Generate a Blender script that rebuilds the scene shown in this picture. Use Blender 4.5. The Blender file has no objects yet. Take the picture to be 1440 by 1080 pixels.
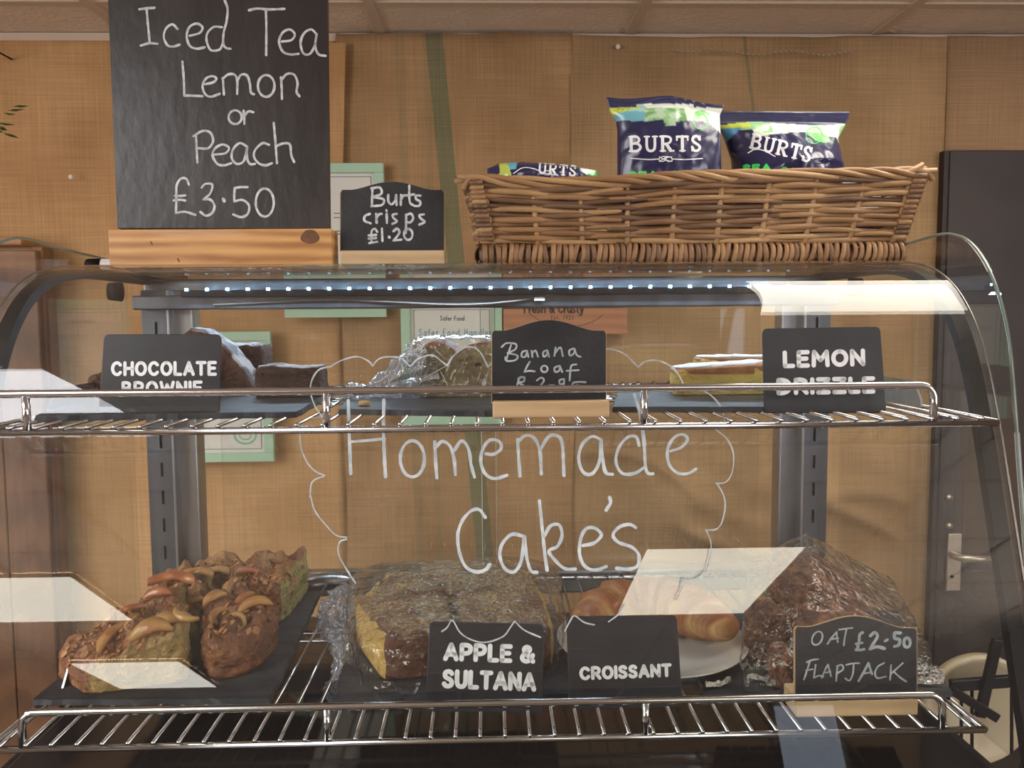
import bpy, math, random
from mathutils import Vector, noise
from mathutils.bvhtree import BVHTree
random.seed(7)
SC = bpy.context.scene
COL = SC.collection
R = math.radians
EYE = 1.55

# ------------------------------------------------------------------ camera
F = 1150.0
YAW, PITCH, ROLL = R(-1.5), R(-4.4), R(0.42)
fw = Vector((-math.sin(YAW)*math.cos(PITCH), math.cos(YAW)*math.cos(PITCH), math.sin(PITCH)))
rt = Vector((math.cos(YAW), math.sin(YAW), 0)); up = rt.cross(fw)
R2 = rt*math.cos(ROLL) - up*math.sin(ROLL); U2 = up*math.cos(ROLL) + rt*math.sin(ROLL)
cam = bpy.data.objects.new('camera', bpy.data.cameras.new('camera'))
COL.objects.link(cam)
from mathutils import Matrix
cam.matrix_world = Matrix(((R2.x, U2.x, -fw.x, 0), (R2.y, U2.y, -fw.y, 0), (R2.z, U2.z, -fw.z, EYE), (0, 0, 0, 1)))
cam.data.sensor_width = 36; cam.data.lens = 36*F/1440
cam.data.clip_start = 0.02
SC.camera = cam
EYEV = Vector((0, 0, EYE))

# ------------------------------------------------------------------ world + exposure + big lights
w = bpy.data.worlds.new('world'); SC.world = w; w.use_nodes = True
w.node_tree.nodes['Background'].inputs[0].default_value = (0.75, 0.82, 1.0, 1)
w.node_tree.nodes['Background'].inputs[1].default_value = 2.5
SC.view_settings.view_transform = 'Standard'
SC.view_settings.look = 'None'
SC.view_settings.exposure = -0.3
SC.view_settings.gamma = 1.0
SC.view_settings.use_curve_mapping = False

def area(name, loc, size, energy, color, rot, sy=None):
    l = bpy.data.lights.new(name, 'AREA'); l.energy = energy; l.color = color; l.size = size
    if sy: l.shape = 'RECTANGLE'; l.size_y = sy
    o = bpy.data.objects.new(name, l); COL.objects.link(o); o.location = loc; o.rotation_euler = rot
    return o
# the strip of LEDs under the lid of the case (its little diodes are built with the case)
area('led_strip_light', (0.0, 1.068, EYE+0.032), 0.80, 1.7, (0.60, 0.80, 1.0), (R(-25), 0, 0), 0.008)

# added fill lamps at two invented side-wall windows, to brighten the whole room
area('added_window_fill', (-3.1, -1.7, 1.5), 2.4, 85, (1.0, .95, .88), (R(90), 0, R(-90)), 1.2)
area('added_window_fill', (2.9, -1.7, 1.5), 2.4, 60, (1.0, .95, .90), (R(90), 0, R(90)), 1.2)

# ------------------------------------------------------------------ pixel helpers (points on real planes)
def ray(x, y): return fw + R2*((x-720)/F) - U2*((y-540)/F)
def PY(x, y, Y):
    d = ray(x, y); return EYEV + d*(Y/d.y)
def PZ(x, y, z):
    d = ray(x, y); return EYEV + d*((z-EYE)/d.z)
def plane_map(p0, n, off=0.0):
    n = Vector(n).normalized(); p1 = Vector(p0) + n*off
    def f(x, y):
        d = ray(x, y); return EYEV + d*((p1-EYEV).dot(n)/d.dot(n))
    return f
def proj(p):
    d = Vector(p)-EYEV; k = d.dot(fw)
    return 720+F*d.dot(R2)/k, 540-F*d.dot(U2)/k

# ------------------------------------------------------------------ materials
MATS = {}
def M(name, c1, c2=None, scale=20, rough=.6, metal=0, bump=0, bscale=None, stretch=(1, 1, 1), detail=4,
      coat=0, lo=.35, hi=.65, emit=0, spec=.5, c3=None, scale3=5, sss=0):
    m = bpy.data.materials.new(name); m.use_nodes = True; nt = m.node_tree; b = nt.nodes['Principled BSDF']
    b.inputs['Base Color'].default_value = (*c1, 1); b.inputs['Roughness'].default_value = rough
    b.inputs['Metallic'].default_value = metal; b.inputs['Coat Weight'].default_value = coat
    b.inputs['Specular IOR Level'].default_value = spec
    if sss:
        b.inputs['Subsurface Weight'].default_value = sss; b.inputs['Subsurface Scale'].default_value = .005
        b.inputs['Subsurface Radius'].default_value = (1, .6, .3)
    if emit:
        b.inputs['Emission Color'].default_value = (*c1, 1); b.inputs['Emission Strength'].default_value = emit
    if c2 or bump:
        tc = nt.nodes.new('ShaderNodeTexCoord'); mp = nt.nodes.new('ShaderNodeMapping')
        mp.inputs['Scale'].default_value = stretch
        nt.links.new(tc.outputs['Object'], mp.inputs['Vector'])
    if c2:
        n = nt.nodes.new('ShaderNodeTexNoise'); n.inputs['Scale'].default_value = scale; n.inputs['Detail'].default_value = detail
        nt.links.new(mp.outputs[0], n.inputs['Vector'])
        r = nt.nodes.new('ShaderNodeValToRGB'); r.color_ramp.elements[0].position = lo; r.color_ramp.elements[1].position = hi
        r.color_ramp.elements[0].color = (*c1, 1); r.color_ramp.elements[1].color = (*c2, 1)
        nt.links.new(n.outputs['Fac'], r.inputs[0]); out = r.outputs[0]
        if c3:
            n3 = nt.nodes.new('ShaderNodeTexNoise'); n3.inputs['Scale'].default_value = scale3; n3.inputs['Detail'].default_value = 3
            nt.links.new(mp.outputs[0], n3.inputs['Vector'])
            r3 = nt.nodes.new('ShaderNodeValToRGB'); r3.color_ramp.elements[0].position = .45; r3.color_ramp.elements[1].position = .62
            nt.links.new(n3.outputs['Fac'], r3.inputs[0])
            mx = nt.nodes.new('ShaderNodeMix'); mx.data_type = 'RGBA'; mx.inputs['B'].default_value = (*c3, 1)
            nt.links.new(r3.outputs[0], mx.inputs['Factor']); nt.links.new(out, mx.inputs['A']); out = mx.outputs['Result']
        nt.links.new(out, b.inputs['Base Color'])
    if bump:
        n2 = nt.nodes.new('ShaderNodeTexNoise'); n2.inputs['Scale'].default_value = bscale or scale; n2.inputs['Detail'].default_value = 5
        nt.links.new(mp.outputs[0], n2.inputs['Vector'])
        bp = nt.nodes.new('ShaderNodeBump'); bp.inputs['Strength'].default_value = min(1, bump); bp.inputs['Distance'].default_value = .004
        nt.links.new(n2.outputs['Fac'], bp.inputs['Height']); nt.links.new(bp.outputs[0], b.inputs['Normal'])
    MATS[name] = m
    return m

def glass_mat(name, tint=(1, 1, 1), boost=1.0, rough=0.0, bump=0, bscale=60, haze=0, hazecol=(.8, .8, .8)):
    """thin clear sheet: Fresnel mirror over a see-through body, for real geometry with two faces"""
    m = bpy.data.materials.new(name); m.use_nodes = True; nt = m.node_tree
    for n in list(nt.nodes):
        if n.type != 'OUTPUT_MATERIAL': nt.nodes.remove(n)
    out = [n for n in nt.nodes if n.type == 'OUTPUT_MATERIAL'][0]
    tr = nt.nodes.new('ShaderNodeBsdfTransparent'); tr.inputs[0].default_value = (*tint, 1)
    gl = nt.nodes.new('ShaderNodeBsdfGlossy'); gl.inputs['Roughness'].default_value = rough
    fr = nt.nodes.new('ShaderNodeFresnel'); geo = nt.nodes.new('ShaderNodeNewGeometry')
    ior = nt.nodes.new('ShaderNodeMix'); ior.inputs['A'].default_value = 1.5; ior.inputs['B'].default_value = 1/1.5
    nt.links.new(geo.outputs['Backfacing'], ior.inputs['Factor']); nt.links.new(ior.outputs['Result'], fr.inputs['IOR'])
    mul = nt.nodes.new('ShaderNodeMath'); mul.operation = 'MULTIPLY'; mul.inputs[1].default_value = boost; mul.use_clamp = True
    nt.links.new(fr.outputs[0], mul.inputs[0])
    mix = nt.nodes.new('ShaderNodeMixShader'); nt.links.new(mul.outputs[0], mix.inputs[0])
    body = tr.outputs[0]
    if haze:
        df = nt.nodes.new('ShaderNodeBsdfDiffuse'); df.inputs[0].default_value = (*hazecol, 1)
        mh = nt.nodes.new('ShaderNodeMixShader'); mh.inputs[0].default_value = haze
        nt.links.new(tr.outputs[0], mh.inputs[1]); nt.links.new(df.outputs[0], mh.inputs[2]); body = mh.outputs[0]
    nt.links.new(body, mix.inputs[1]); nt.links.new(gl.outputs[0], mix.inputs[2])
    if bump:
        tc = nt.nodes.new('ShaderNodeTexCoord'); mp = nt.nodes.new('ShaderNodeMapping'); mp.inputs['Scale'].default_value = (1, 1, .45)
        mp.inputs['Rotation'].default_value = (.3, .5, .2)
        n2 = nt.nodes.new('ShaderNodeTexNoise'); n2.inputs['Scale'].default_value = bscale; n2.inputs['Detail'].default_value = 3
        n2.inputs['Distortion'].default_value = 1.5
        bp = nt.nodes.new('ShaderNodeBump'); bp.inputs['Strength'].default_value = bump; bp.inputs['Distance'].default_value = .006
        nt.links.new(tc.outputs['Object'], mp.inputs[0]); nt.links.new(mp.outputs[0], n2.inputs['Vector'])
        nt.links.new(n2.outputs['Fac'], bp.inputs['Height'])
        nt.links.new(bp.outputs[0], gl.inputs['Normal']); nt.links.new(bp.outputs[0], fr.inputs['Normal'])
    nt.links.new(mix.outputs[0], out.inputs[0])
    MATS[name] = m
    return m

def burlap_mat(name, c1, c2, stripes=(), weave=900):
    m = bpy.data.materials.new(name); m.use_nodes = True; nt = m.node_tree; b = nt.nodes['Principled BSDF']
    b.inputs['Roughness'].default_value = .95; b.inputs['Specular IOR Level'].default_value = .1
    tc = nt.nodes.new('ShaderNodeTexCoord')
    n = nt.nodes.new('ShaderNodeTexNoise'); n.inputs['Scale'].default_value = 3.5; n.inputs['Detail'].default_value = 8
    nt.links.new(tc.outputs['Object'], n.inputs['Vector'])
    r = nt.nodes.new('ShaderNodeValToRGB'); r.color_ramp.elements[0].position = .32; r.color_ramp.elements[1].position = .62
    r.color_ramp.elements[0].color = (*c1, 1); r.color_ramp.elements[1].color = (*c2, 1)
    nt.links.new(n.outputs['Fac'], r.inputs[0]); out = r.outputs[0]
    hs = []
    for ax, st in (('x', (1, .02, .02)), ('z', (.02, .02, 1))):
        mp = nt.nodes.new('ShaderNodeMapping'); mp.inputs['Scale'].default_value = st
        nt.links.new(tc.outputs['Object'], mp.inputs[0])
        t = nt.nodes.new('ShaderNodeTexNoise'); t.inputs['Scale'].default_value = 260; t.inputs['Detail'].default_value = 2
        nt.links.new(mp.outputs[0], t.inputs['Vector']); hs.append(t.outputs['Fac'])
    ad = nt.nodes.new('ShaderNodeMath'); ad.operation = 'ADD'; nt.links.new(hs[0], ad.inputs[0]); nt.links.new(hs[1], ad.inputs[1])
    mr = nt.nodes.new('ShaderNodeMapRange'); mr.inputs['From Min'].default_value = .6; mr.inputs['From Max'].default_value = 1.4
    mr.inputs['To Min'].default_value = .80; mr.inputs['To Max'].default_value = 1.2
    nt.links.new(ad.outputs[0], mr.inputs['Value'])
    mu = nt.nodes.new('ShaderNodeVectorMath'); mu.operation = 'SCALE'
    sep = nt.nodes.new('ShaderNodeSeparateXYZ'); nt.links.new(tc.outputs['Object'], sep.inputs[0])
    for (x0, slope, wd, col, k) in stripes:      # woven coloured stripe of the sacking: x = x0 + slope*z
        a = nt.nodes.new('ShaderNodeMath'); a.operation = 'MULTIPLY_ADD'; a.inputs[1].default_value = -slope; a.inputs[2].default_value = -x0
        nt.links.new(sep.outputs['Z'], a.inputs[0])
        s = nt.nodes.new('ShaderNodeMath'); s.operation = 'ADD'; nt.links.new(a.outputs[0], s.inputs[0]); nt.links.new(sep.outputs['X'], s.inputs[1])
        ab = nt.nodes.new('ShaderNodeMath'); ab.operation = 'ABSOLUTE'; nt.links.new(s.outputs[0], ab.inputs[0])
        lt = nt.nodes.new('ShaderNodeMath'); lt.operation = 'LESS_THAN'; lt.inputs[1].default_value = wd; nt.links.new(ab.outputs[0], lt.inputs[0])
        f = nt.nodes.new('ShaderNodeMath'); f.operation = 'MULTIPLY'; f.inputs[1].default_value = k; nt.links.new(lt.outputs[0], f.inputs[0])
        mx = nt.nodes.new('ShaderNodeMix'); mx.data_type = 'RGBA'; mx.inputs['B'].default_value = (*col, 1)
        nt.links.new(f.outputs[0], mx.inputs['Factor']); nt.links.new(out, mx.inputs['A']); out = mx.outputs['Result']
    nt.links.new(out, mu.inputs[0]); nt.links.new(mr.outputs[0], mu.inputs['Scale'])
    nt.links.new(mu.outputs[0], b.inputs['Base Color'])
    bp = nt.nodes.new('ShaderNodeBump'); bp.inputs['Strength'].default_value = .5; bp.inputs['Distance'].default_value = .0015
    nt.links.new(ad.outputs[0], bp.inputs['Height']); nt.links.new(bp.outputs[0], b.inputs['Normal'])
    MATS[name] = m
    return m

def wood_mat(name, c1, c2, scale=6, stretch=(1, 8, 8), rough=.5, coat=0):
    m = bpy.data.materials.new(name); m.use_nodes = True; nt = m.node_tree; b = nt.nodes['Principled BSDF']
    b.inputs['Roughness'].default_value = rough; b.inputs['Coat Weight'].default_value = coat
    tc = nt.nodes.new('ShaderNodeTexCoord'); mp = nt.nodes.new('ShaderNodeMapping'); mp.inputs['Scale'].default_value = stretch
    n = nt.nodes.new('ShaderNodeTexNoise'); n.inputs['Scale'].default_value = scale; n.inputs['Detail'].default_value = 6; n.inputs['Distortion'].default_value = 1.2
    wv = nt.nodes.new('ShaderNodeTexWave'); wv.bands_direction = 'Z'; wv.inputs['Scale'].default_value = scale*.5; wv.inputs['Distortion'].default_value = 5
    wv.inputs['Detail'].default_value = 3
    r = nt.nodes.new('ShaderNodeValToRGB'); r.color_ramp.elements[0].color = (*c1, 1); r.color_ramp.elements[1].color = (*c2, 1)
    mx = nt.nodes.new('ShaderNodeMath'); mx.operation = 'MULTIPLY'
    nt.links.new(tc.outputs['Object'], mp.inputs[0]); nt.links.new(mp.outputs[0], n.inputs['Vector']); nt.links.new(mp.outputs[0], wv.inputs['Vector'])
    ad = nt.nodes.new('ShaderNodeMix'); ad.inputs['Factor'].default_value = .35
    nt.links.new(n.outputs['Fac'], ad.inputs['A']); nt.links.new(wv.outputs['Fac'], ad.inputs['B'])
    nt.links.new(ad.outputs['Result'], r.inputs[0]); r.color_ramp.elements[0].position = .25; r.color_ramp.elements[1].position = .7
    nt.links.new(r.outputs[0], b.inputs['Base Color'])
    MATS[name] = m
    return m

G_CLEAR = glass_mat('clear_glass', (.985, .99, .985), 1.15)
G_CURVE = glass_mat('curved_glass', (.975, .985, .975), .92, haze=.003, hazecol=(.8, .85, .95))
G_EDGE = M('glass_edge', (.12, .3, .2), rough=.1, coat=.5)
FILM = glass_mat('cling_film', (.985, .985, .99), 1.7, rough=.05, bump=1.0, bscale=55)
FILM2 = glass_mat('cling_film_bunched', (.93, .94, .97), 4.0, rough=.12, bump=1.0, bscale=120, haze=.16, hazecol=(.75, .8, .95))
STEEL = M('brushed_steel', (.50, .51, .53), (.36, .37, .40), 30, .28, 1, stretch=(1, 1, .05))
STEEL_D = M('dark_steel', (.16, .165, .19), (.10, .105, .12), 30, .35, .9, stretch=(1, 1, .05))
CHROME = M('chrome_wire', (.62, .62, .64), rough=.16, metal=1)
BLACK_RUB = M('black_rubber', (.010, .009, .010), rough=.6, spec=.2)
DECK = M('black_deck', (.008, .008, .010), rough=.07, spec=.5)
SLATE = M('slate', (.028, .028, .033), (.055, .054, .058), 30, .58, spec=.3, bump=.5, bscale=60)
TAG = M('tag_plastic', (.018, .018, .022), (.028, .028, .033), 25, .38)
CHALKB = M('chalkboard', (.012, .012, .016), (.026, .026, .031), 18, .45, bump=.15, bscale=200)
BOARD = M('painted_board', (.022, .018, .017), (.034, .029, .027), 12, .36, bump=.22, bscale=60, stretch=(1, 1, .5))
CHALK = M('chalk_white', (.42, .43, .46), (.66, .67, .69), 150, .9)
CHALK2 = M('chalk_grey', (.30, .34, .37), (.48, .52, .55), 150, .9)
PRINT = M('white_print', (.80, .81, .83), rough=.6)
MARKER = M('white_marker', (.42, .48, .53), (.62, .67, .70), 120, .7, emit=0)
PINE = wood_mat('orange_pine', (.36, .15, .045), (.66, .36, .13), 5, (1.3, 6, 9), .4, .2)
BIRCH = wood_mat('pale_wood', (.50, .34, .18), (.62, .44, .25), 8, (1, 5, 6), .6)
BIRCH_E = M('pale_wood_edge', (.55, .38, .2), rough=.6)
KNOT = M('pine_knot', (.09, .035, .015), (.2, .08, .03), 60, .5)

# ------------------------------------------------------------------ mesh helpers
ORG = {}
def tag(o, label=None, cat=None, group=None, kind=None):
    if label: o['label'] = label
    if cat: o['category'] = cat
    if group: o['group'] = group
    if kind: o['kind'] = kind
    return o
def thing(name, loc, label, cat, group=None):
    o = bpy.data.objects.new(name, None); COL.objects.link(o); o.location = loc; o.empty_display_size = .05
    ORG[o] = Vector(loc); tag(o, label, cat, group); return o
def mk(name, verts, faces, mat, parent=None, smooth=False, midx=None, bevel=0, loc=None, subsurf=0):
    org = ORG[parent] if parent else (Vector(loc) if loc is not None else Vector(base_of(verts)))
    me = bpy.data.meshes.new(name)
    me.from_pydata([tuple(Vector(v)-org) for v in verts], [], faces)
    for m_ in (mat if isinstance(mat, (list, tuple)) else [mat]): me.materials.append(m_)
    if midx: me.polygons.foreach_set('material_index', midx)
    if smooth: me.polygons.foreach_set('use_smooth', [True]*len(faces))
    me.update()
    o = bpy.data.objects.new(name, me); COL.objects.link(o); ORG[o] = org
    if parent: o.parent = parent
    else: o.location = org
    if bevel:
        b = o.modifiers.new('bevel', 'BEVEL'); b.width = bevel; b.segments = 2; b.limit_method = 'ANGLE'
    if subsurf:
        s = o.modifiers.new('sub', 'SUBSURF'); s.levels = subsurf; s.render_levels = subsurf
    return o
def base_of(vs):
    xs = [v[0] for v in vs]; ys = [v[1] for v in vs]; zs = [v[2] for v in vs]
    return ((min(xs)+max(xs))/2, (min(ys)+max(ys))/2, min(zs))
class MB:
    def __init__(s): s.v = []; s.f = []
    def add(s, v, f):
        k = len(s.v); s.v += [Vector(a) for a in v]; s.f += [tuple(i+k for i in q) for q in f]; return s
    def box(s, x0, x1, y0, y1, z0, z1):
        return s.add([(x0,y0,z0),(x1,y0,z0),(x1,y1,z0),(x0,y1,z0),(x0,y0,z1),(x1,y0,z1),(x1,y1,z1),(x0,y1,z1)],
                     [(0,3,2,1),(4,5,6,7),(0,1,5,4),(1,2,6,5),(2,3,7,6),(3,0,4,7)])
    def hexa(s, p):   # 4 bottom (ccw), 4 top
        return s.add(p, [(0,3,2,1),(4,5,6,7),(0,1,5,4),(1,2,6,5),(2,3,7,6),(3,0,4,7)])
    def tube(s, pts, r, n=8, closed=False, flat=1.0):
        pts = [Vector(p) for p in pts]; N = len(pts); V = []; prev = None
        for i, p in enumerate(pts):
            if closed: t = (pts[(i+1) % N]-pts[i-1])
            else: t = pts[min(i+1, N-1)]-pts[max(i-1, 0)]
            t.normalize()
            if prev is None:
                a = Vector((0, 0, 1)) if abs(t.z) < .9 else Vector((0, 1, 0))
                u = t.cross(a).normalized()
            else:
                u = (prev - t*prev.dot(t)).normalized()
            prev = u; w_ = t.cross(u)
            rr = r[i] if isinstance(r, (list, tuple)) else r
            for k in range(n):
                a = 2*math.pi*k/n; V.append(p+u*math.cos(a)*rr+w_*math.sin(a)*rr*flat)
        Fs = []
        for i in range(N if closed else N-1):
            j = (i+1) % N
            for k in range(n): Fs.append((i*n+k, i*n+(k+1) % n, j*n+(k+1) % n, j*n+k))
        if not closed:
            Fs.append(tuple(range(n-1, -1, -1))); Fs.append(tuple((N-1)*n+k for k in range(n)))
        return s.add(V, Fs)
    def prism(s, poly, d):   # poly: list of 3D points, d: extrude vector
        n = len(poly); d = Vector(d)
        return s.add([Vector(p) for p in poly]+[Vector(p)+d for p in poly],
                     [tuple(range(n)), tuple(range(2*n-1, n-1, -1))]+[(i, (i+1) % n+0, (i+1) % n+n, i+n)[::-1] for i in range(n)])
    def lathe(s, prof, c, n=48):
        V = []; c = Vector(c)
        for (r_, z) in prof:
            for k in range(n):
                a = 2*math.pi*k/n; V.append(c+Vector((r_*math.cos(a), r_*math.sin(a), z)))
        Fs = [(i*n+k, i*n+(k+1) % n, (i+1)*n+(k+1) % n, (i+1)*n+k) for i in range(len(prof)-1) for k in range(n)]
        return s.add(V, Fs)
    def mk(s, name, mat, parent=None, **k): return mk(name, s.v, s.f, mat, parent, **k)

def crom(pts, step=3.0):
    """Catmull-Rom through 2D/3D points"""
    P = [Vector(p) for p in pts]
    if len(P) < 3: 
        n = max(2, int((P[1]-P[0]).length/step)); return [P[0].lerp(P[1], i/n) for i in range(n+1)]
    closed = (P[0]-P[-1]).length < 1e-6
    out = []
    for i in range(len(P)-1):
        p1, p2 = P[i], P[i+1]
        p0 = P[i-1] if i > 0 else (P[-2] if closed else p1*2-p2)
        p3 = P[i+2] if i+2 < len(P) else (P[1] if closed else p2*2-p1)
        n = max(2, int((p2-p1).length/step))
        for k in range(n):
            t = k/n
            out.append(.5*((2*p1)+(p2-p0)*t+(2*p0-5*p1+4*p2-p3)*t*t+(-p0+3*p1-3*p2+p3)*t**3))
    out.append(P[-1]); return out
def ell(cx, cy, rx, ry, rot=0, n=14):
    return [(cx+rx*math.cos(a)*math.cos(rot)-ry*math.sin(a)*math.sin(rot), cy+rx*math.cos(a)*math.sin(rot)+ry*math.sin(a)*math.cos(rot))
            for a in [-math.pi/2+2*math.pi*i/n for i in range(n)]]+[(cx+ry*math.sin(rot), cy-ry*math.cos(rot))]
def stroke(mb, pts, wd, fmap, step=2.0, smooth=True, jit=0.0, vary=0.0):
    """flat ribbon with round ends along a pixel polyline, laid on a surface by fmap"""
    if not smooth:
        for a, b in zip(pts, pts[1:]): stroke(mb, [a, b], wd, fmap, step)
        return
    P = crom([Vector((p[0], p[1], 0)) for p in pts], step)
    h = wd/2; N = len(P)
    T = []
    for i in range(N):
        t = P[min(i+1, N-1)]-P[max(i-1, 0)]
        if t.length < 1e-9: t = Vector((1, 0, 0))
        T.append(t.normalized())
    rows = []
    for k in (90, 70, 45, 20): rows.append((P[0]-T[0]*h*math.sin(R(k)), T[0], h*math.cos(R(k))))
    for i in range(N):
        hh = h*(1+vary*noise.noise((P[i].x*.11, P[i].y*.11, 3.1)))
        rows.append((P[i], T[i], hh))
    for k in (20, 45, 70, 90): rows.append((P[-1]+T[-1]*h*math.sin(R(k)), T[-1], h*math.cos(R(k))))
    V = []
    for c, t, hh in rows:
        n = Vector((-t.y, t.x, 0)); j = 0
        a = c+n*hh; b = c-n*hh
        V.append(fmap(a.x, a.y)); V.append(fmap(b.x, b.y))
    mb.add(V, [(2*i, 2*i+1, 2*i+3, 2*i+2) for i in range(len(rows)-1)])
def S(ox, oy, sc, pts): return [(ox+p[0]/sc, oy+p[1]/sc) for p in pts]

# stroke font for the printed rounded capitals: box 0..w, 0..1 (y down); 's' smooth, 'l' straight
FONT = {
 'A': (.74, [('l', [(.0, 1), (.37, 0), (.74, 1)]), ('l', [(.13, .68), (.61, .68)])]),
 'B': (.62, [('l', [(0, 0), (0, 1)]), ('s', [(0, 0), (.3, 0), (.5, .1), (.52, .24), (.45, .4), (.25, .47), (0, .47)]), ('s', [(0, .47), (.3, .48), (.55, .56), (.6, .74), (.52, .92), (.3, 1), (0, 1)])]),
 'C': (.72, [('s', [(.68, .18), (.52, .03), (.36, 0), (.12, .14), (0, .5), (.12, .86), (.36, 1), (.54, .96), (.68, .82)])]),
 'D': (.70, [('l', [(0, 0), (0, 1)]), ('s', [(0, 0), (.28, .01), (.56, .16), (.68, .5), (.56, .84), (.28, .99), (0, 1)])]),
 'E': (.54, [('l', [(.54, 0), (0, 0), (0, 1), (.54, 1)]), ('l', [(0, .48), (.46, .48)])]),
 'F': (.54, [('l', [(.54, 0), (0, 0), (0, 1)]), ('l', [(0, .5), (.46, .5)])]),
 'H': (.64, [('l', [(0, 0), (0, 1)]), ('l', [(.64, 0), (.64, 1)]), ('l', [(0, .48), (.64, .48)])]),
 'I': (.0, [('l', [(0, 0), (0, 1)])]),
 'L': (.48, [('l', [(0, 0), (0, 1), (.48, 1)])]),
 'M': (.84, [('l', [(0, 1), (.04, 0), (.42, .62), (.8, 0), (.84, 1)])]),
 'N': (.66, [('l', [(0, 1), (0, 0), (.66, 1), (.66, 0)])]),
 'O': (.78, [('s', ell(.39, .5, .39, .5))]),
 'P': (.60, [('l', [(0, 0), (0, 1)]), ('s', [(0, 0), (.32, 0), (.55, .1), (.6, .29), (.53, .48), (.32, .58), (0, .58)])]),
 'R': (.64, [('l', [(0, 0), (0, 1)]), ('s', [(0, 0), (.32, 0), (.55, .1), (.6, .28), (.53, .46), (.32, .55), (0, .55)]), ('l', [(.32, .56), (.64, 1)])]),
 'S': (.58, [('s', [(.54, .14), (.42, .02), (.27, 0), (.08, .08), (.04, .26), (.14, .42), (.42, .54), (.56, .72), (.5, .92), (.28, 1), (.1, .96), (0, .84)])]),
 'T': (.66, [('l', [(0, 0), (.66, 0)]), ('l', [(.33, 0), (.33, 1)])]),
 'U': (.64, [('s', [(0, 0), (0, .4), (.02, .74), (.14, .95), (.32, 1), (.5, .95), (.62, .74), (.64, .4), (.64, 0)])]),
 'W': (1.0, [('l', [(0, 0), (.24, 1), (.5, .2), (.76, 1), (1.0, 0)])]),
 'Z': (.62, [('l', [(0, 0), (.62, 0), (0, 1), (.62, 1)])]),
 '&': (.74, [('s', [(.74, 1), (.42, .62), (.14, .3), (.16, .08), (.34, 0), (.5, .1), (.48, .28), (.2, .48), (.02, .68), (.04, .88), (.24, 1), (.46, .96), (.62, .8), (.72, .58)])]),
 ' ': (.1, []),
}
def ptext(mb, s, p0, p1, h, wd, fmap, lean=0.0):
    """printed capitals from baseline pixel p0 to p1, cap height h px"""
    gap = .36
    tot = sum(FONT[c][0] for c in s)+gap*(len(s)-1)
    L = Vector((p1[0]-p0[0], p1[1]-p0[1])); ln = L.length-wd; ex = L.normalized(); ey = Vector((-ex.y, ex.x))
    o = Vector(p0)+ex*wd/2; sc = ln/tot; hh = h-wd; x = 0
    for c in s:
        w_, sts = FONT[c]
        for kind, pts in sts:
            q = []
            for (a, b) in pts:
                v = o+ex*((x+a)*sc+lean*(1-b)*hh)-ey*((1-b)*hh+wd/2)
                q.append((v.x, v.y))
            stroke(mb, q, wd, fmap, 1.5, smooth=(kind == 's'))
        x += w_+gap

def bcubic(foot, u, v):
    a = foot[0].lerp(foot[1], u); b = foot[3].lerp(foot[2], u); return a.lerp(b, v)
def blob(name, foot, z0, h, mat, parent=None, N=26, p=8.0, amp=.002, ns=60, seed=0, top=None, midx=None, label=None, amp2=0, ns2=250, inset=0, ridge=False, loc=None, tilt=None, smooth=True, nobottom=False):
    """rounded block on a four-cornered footprint (FL, FR, BR, BL), h = number or four heights"""
    foot = [Vector((q[0], q[1], 0)) for q in foot]
    hs = [h]*4 if not isinstance(h, (list, tuple)) else h
    idx = {}; V = []; Fc = []; mi = []; par = []
    def vid(a, b, c):
        k = (a, b, c)
        if k in idx: return idx[k]
        A, B, C_ = 2*a/N-1, 2*b/N-1, 2*c/N-1
        L = (abs(A)**p+abs(B)**p+abs(max(C_, -.6) if True else C_)**p)**(1/p)
        L = max(L, 1)
        if C_ < -.999: cc = -1
        else: cc = C_/L
        u, v, w_ = (A/L+1)/2, (B/L+1)/2, (cc+1)/2
        q = bcubic(foot, u, v)
        hh = (hs[0]*(1-u)+hs[1]*u)*(1-v)+(hs[3]*(1-u)+hs[2]*u)*v
        if top: hh = hh+top(u, v)
        pos = Vector((q.x, q.y, z0+w_*hh))
        ctr = bcubic(foot, .5, .5); nrm = Vector((A**3, B**3, C_**3 if C_ > -.99 else 0))
        nrm = Vector((nrm.x*1.0, nrm.y, nrm.z));
        if nrm.length > 0: nrm.normalize()
        sd = Vector((seed*3.7, seed*1.3, seed*2.1))
        d = noise.fractal(pos*ns+sd, .9, 2.0, 4) if not ridge else (1-abs(noise.noise(pos*ns+sd))*2)
        if amp2: d2 = noise.noise(pos*ns2+sd)*amp2
        else: d2 = 0
        fade = 1 if C_ > -.95 else .0
        pos += nrm*(d*amp+d2)*fade
        if pos.z < z0: pos.z = z0
        idx[k] = len(V); V.append(pos); return idx[k]
    for ax in range(3):
        for side in (0, N):
            if ax == 2 and side == 0 and nobottom: continue
            for i in range(N):
                for j in range(N):
                    def c(i_, j_):
                        t = [0, 0, 0]; t[ax] = side; t[(ax+1) % 3] = i_; t[(ax+2) % 3] = j_; return vid(*t)
                    f = (c(i, j), c(i+1, j), c(i+1, j+1), c(i, j+1))
                    if side == 0: f = f[::-1]
                    Fc.append(f)
                    key = {(0, 0): '-x', (0, N): '+x', (1, 0): '-y', (1, N): '+y', (2, 0): '-z', (2, N): '+z'}[(ax, side)]
                    mi.append(midx.get(key, 0) if midx else 0)
    if tilt:
        c0, ax_, ang = tilt; q = Matrix.Rotation(ang, 4, Vector(ax_)); c0 = Vector(c0)
        V = [q @ (v-c0)+c0 for v in V]
    o = mk(name, V, Fc, mat, parent, smooth=smooth, midx=mi, loc=loc)
    if label: o['label'] = label
    return o
def footpx(pts, z): return [PZ(x, y, z) for x, y in pts]

exec_later = []
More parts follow.
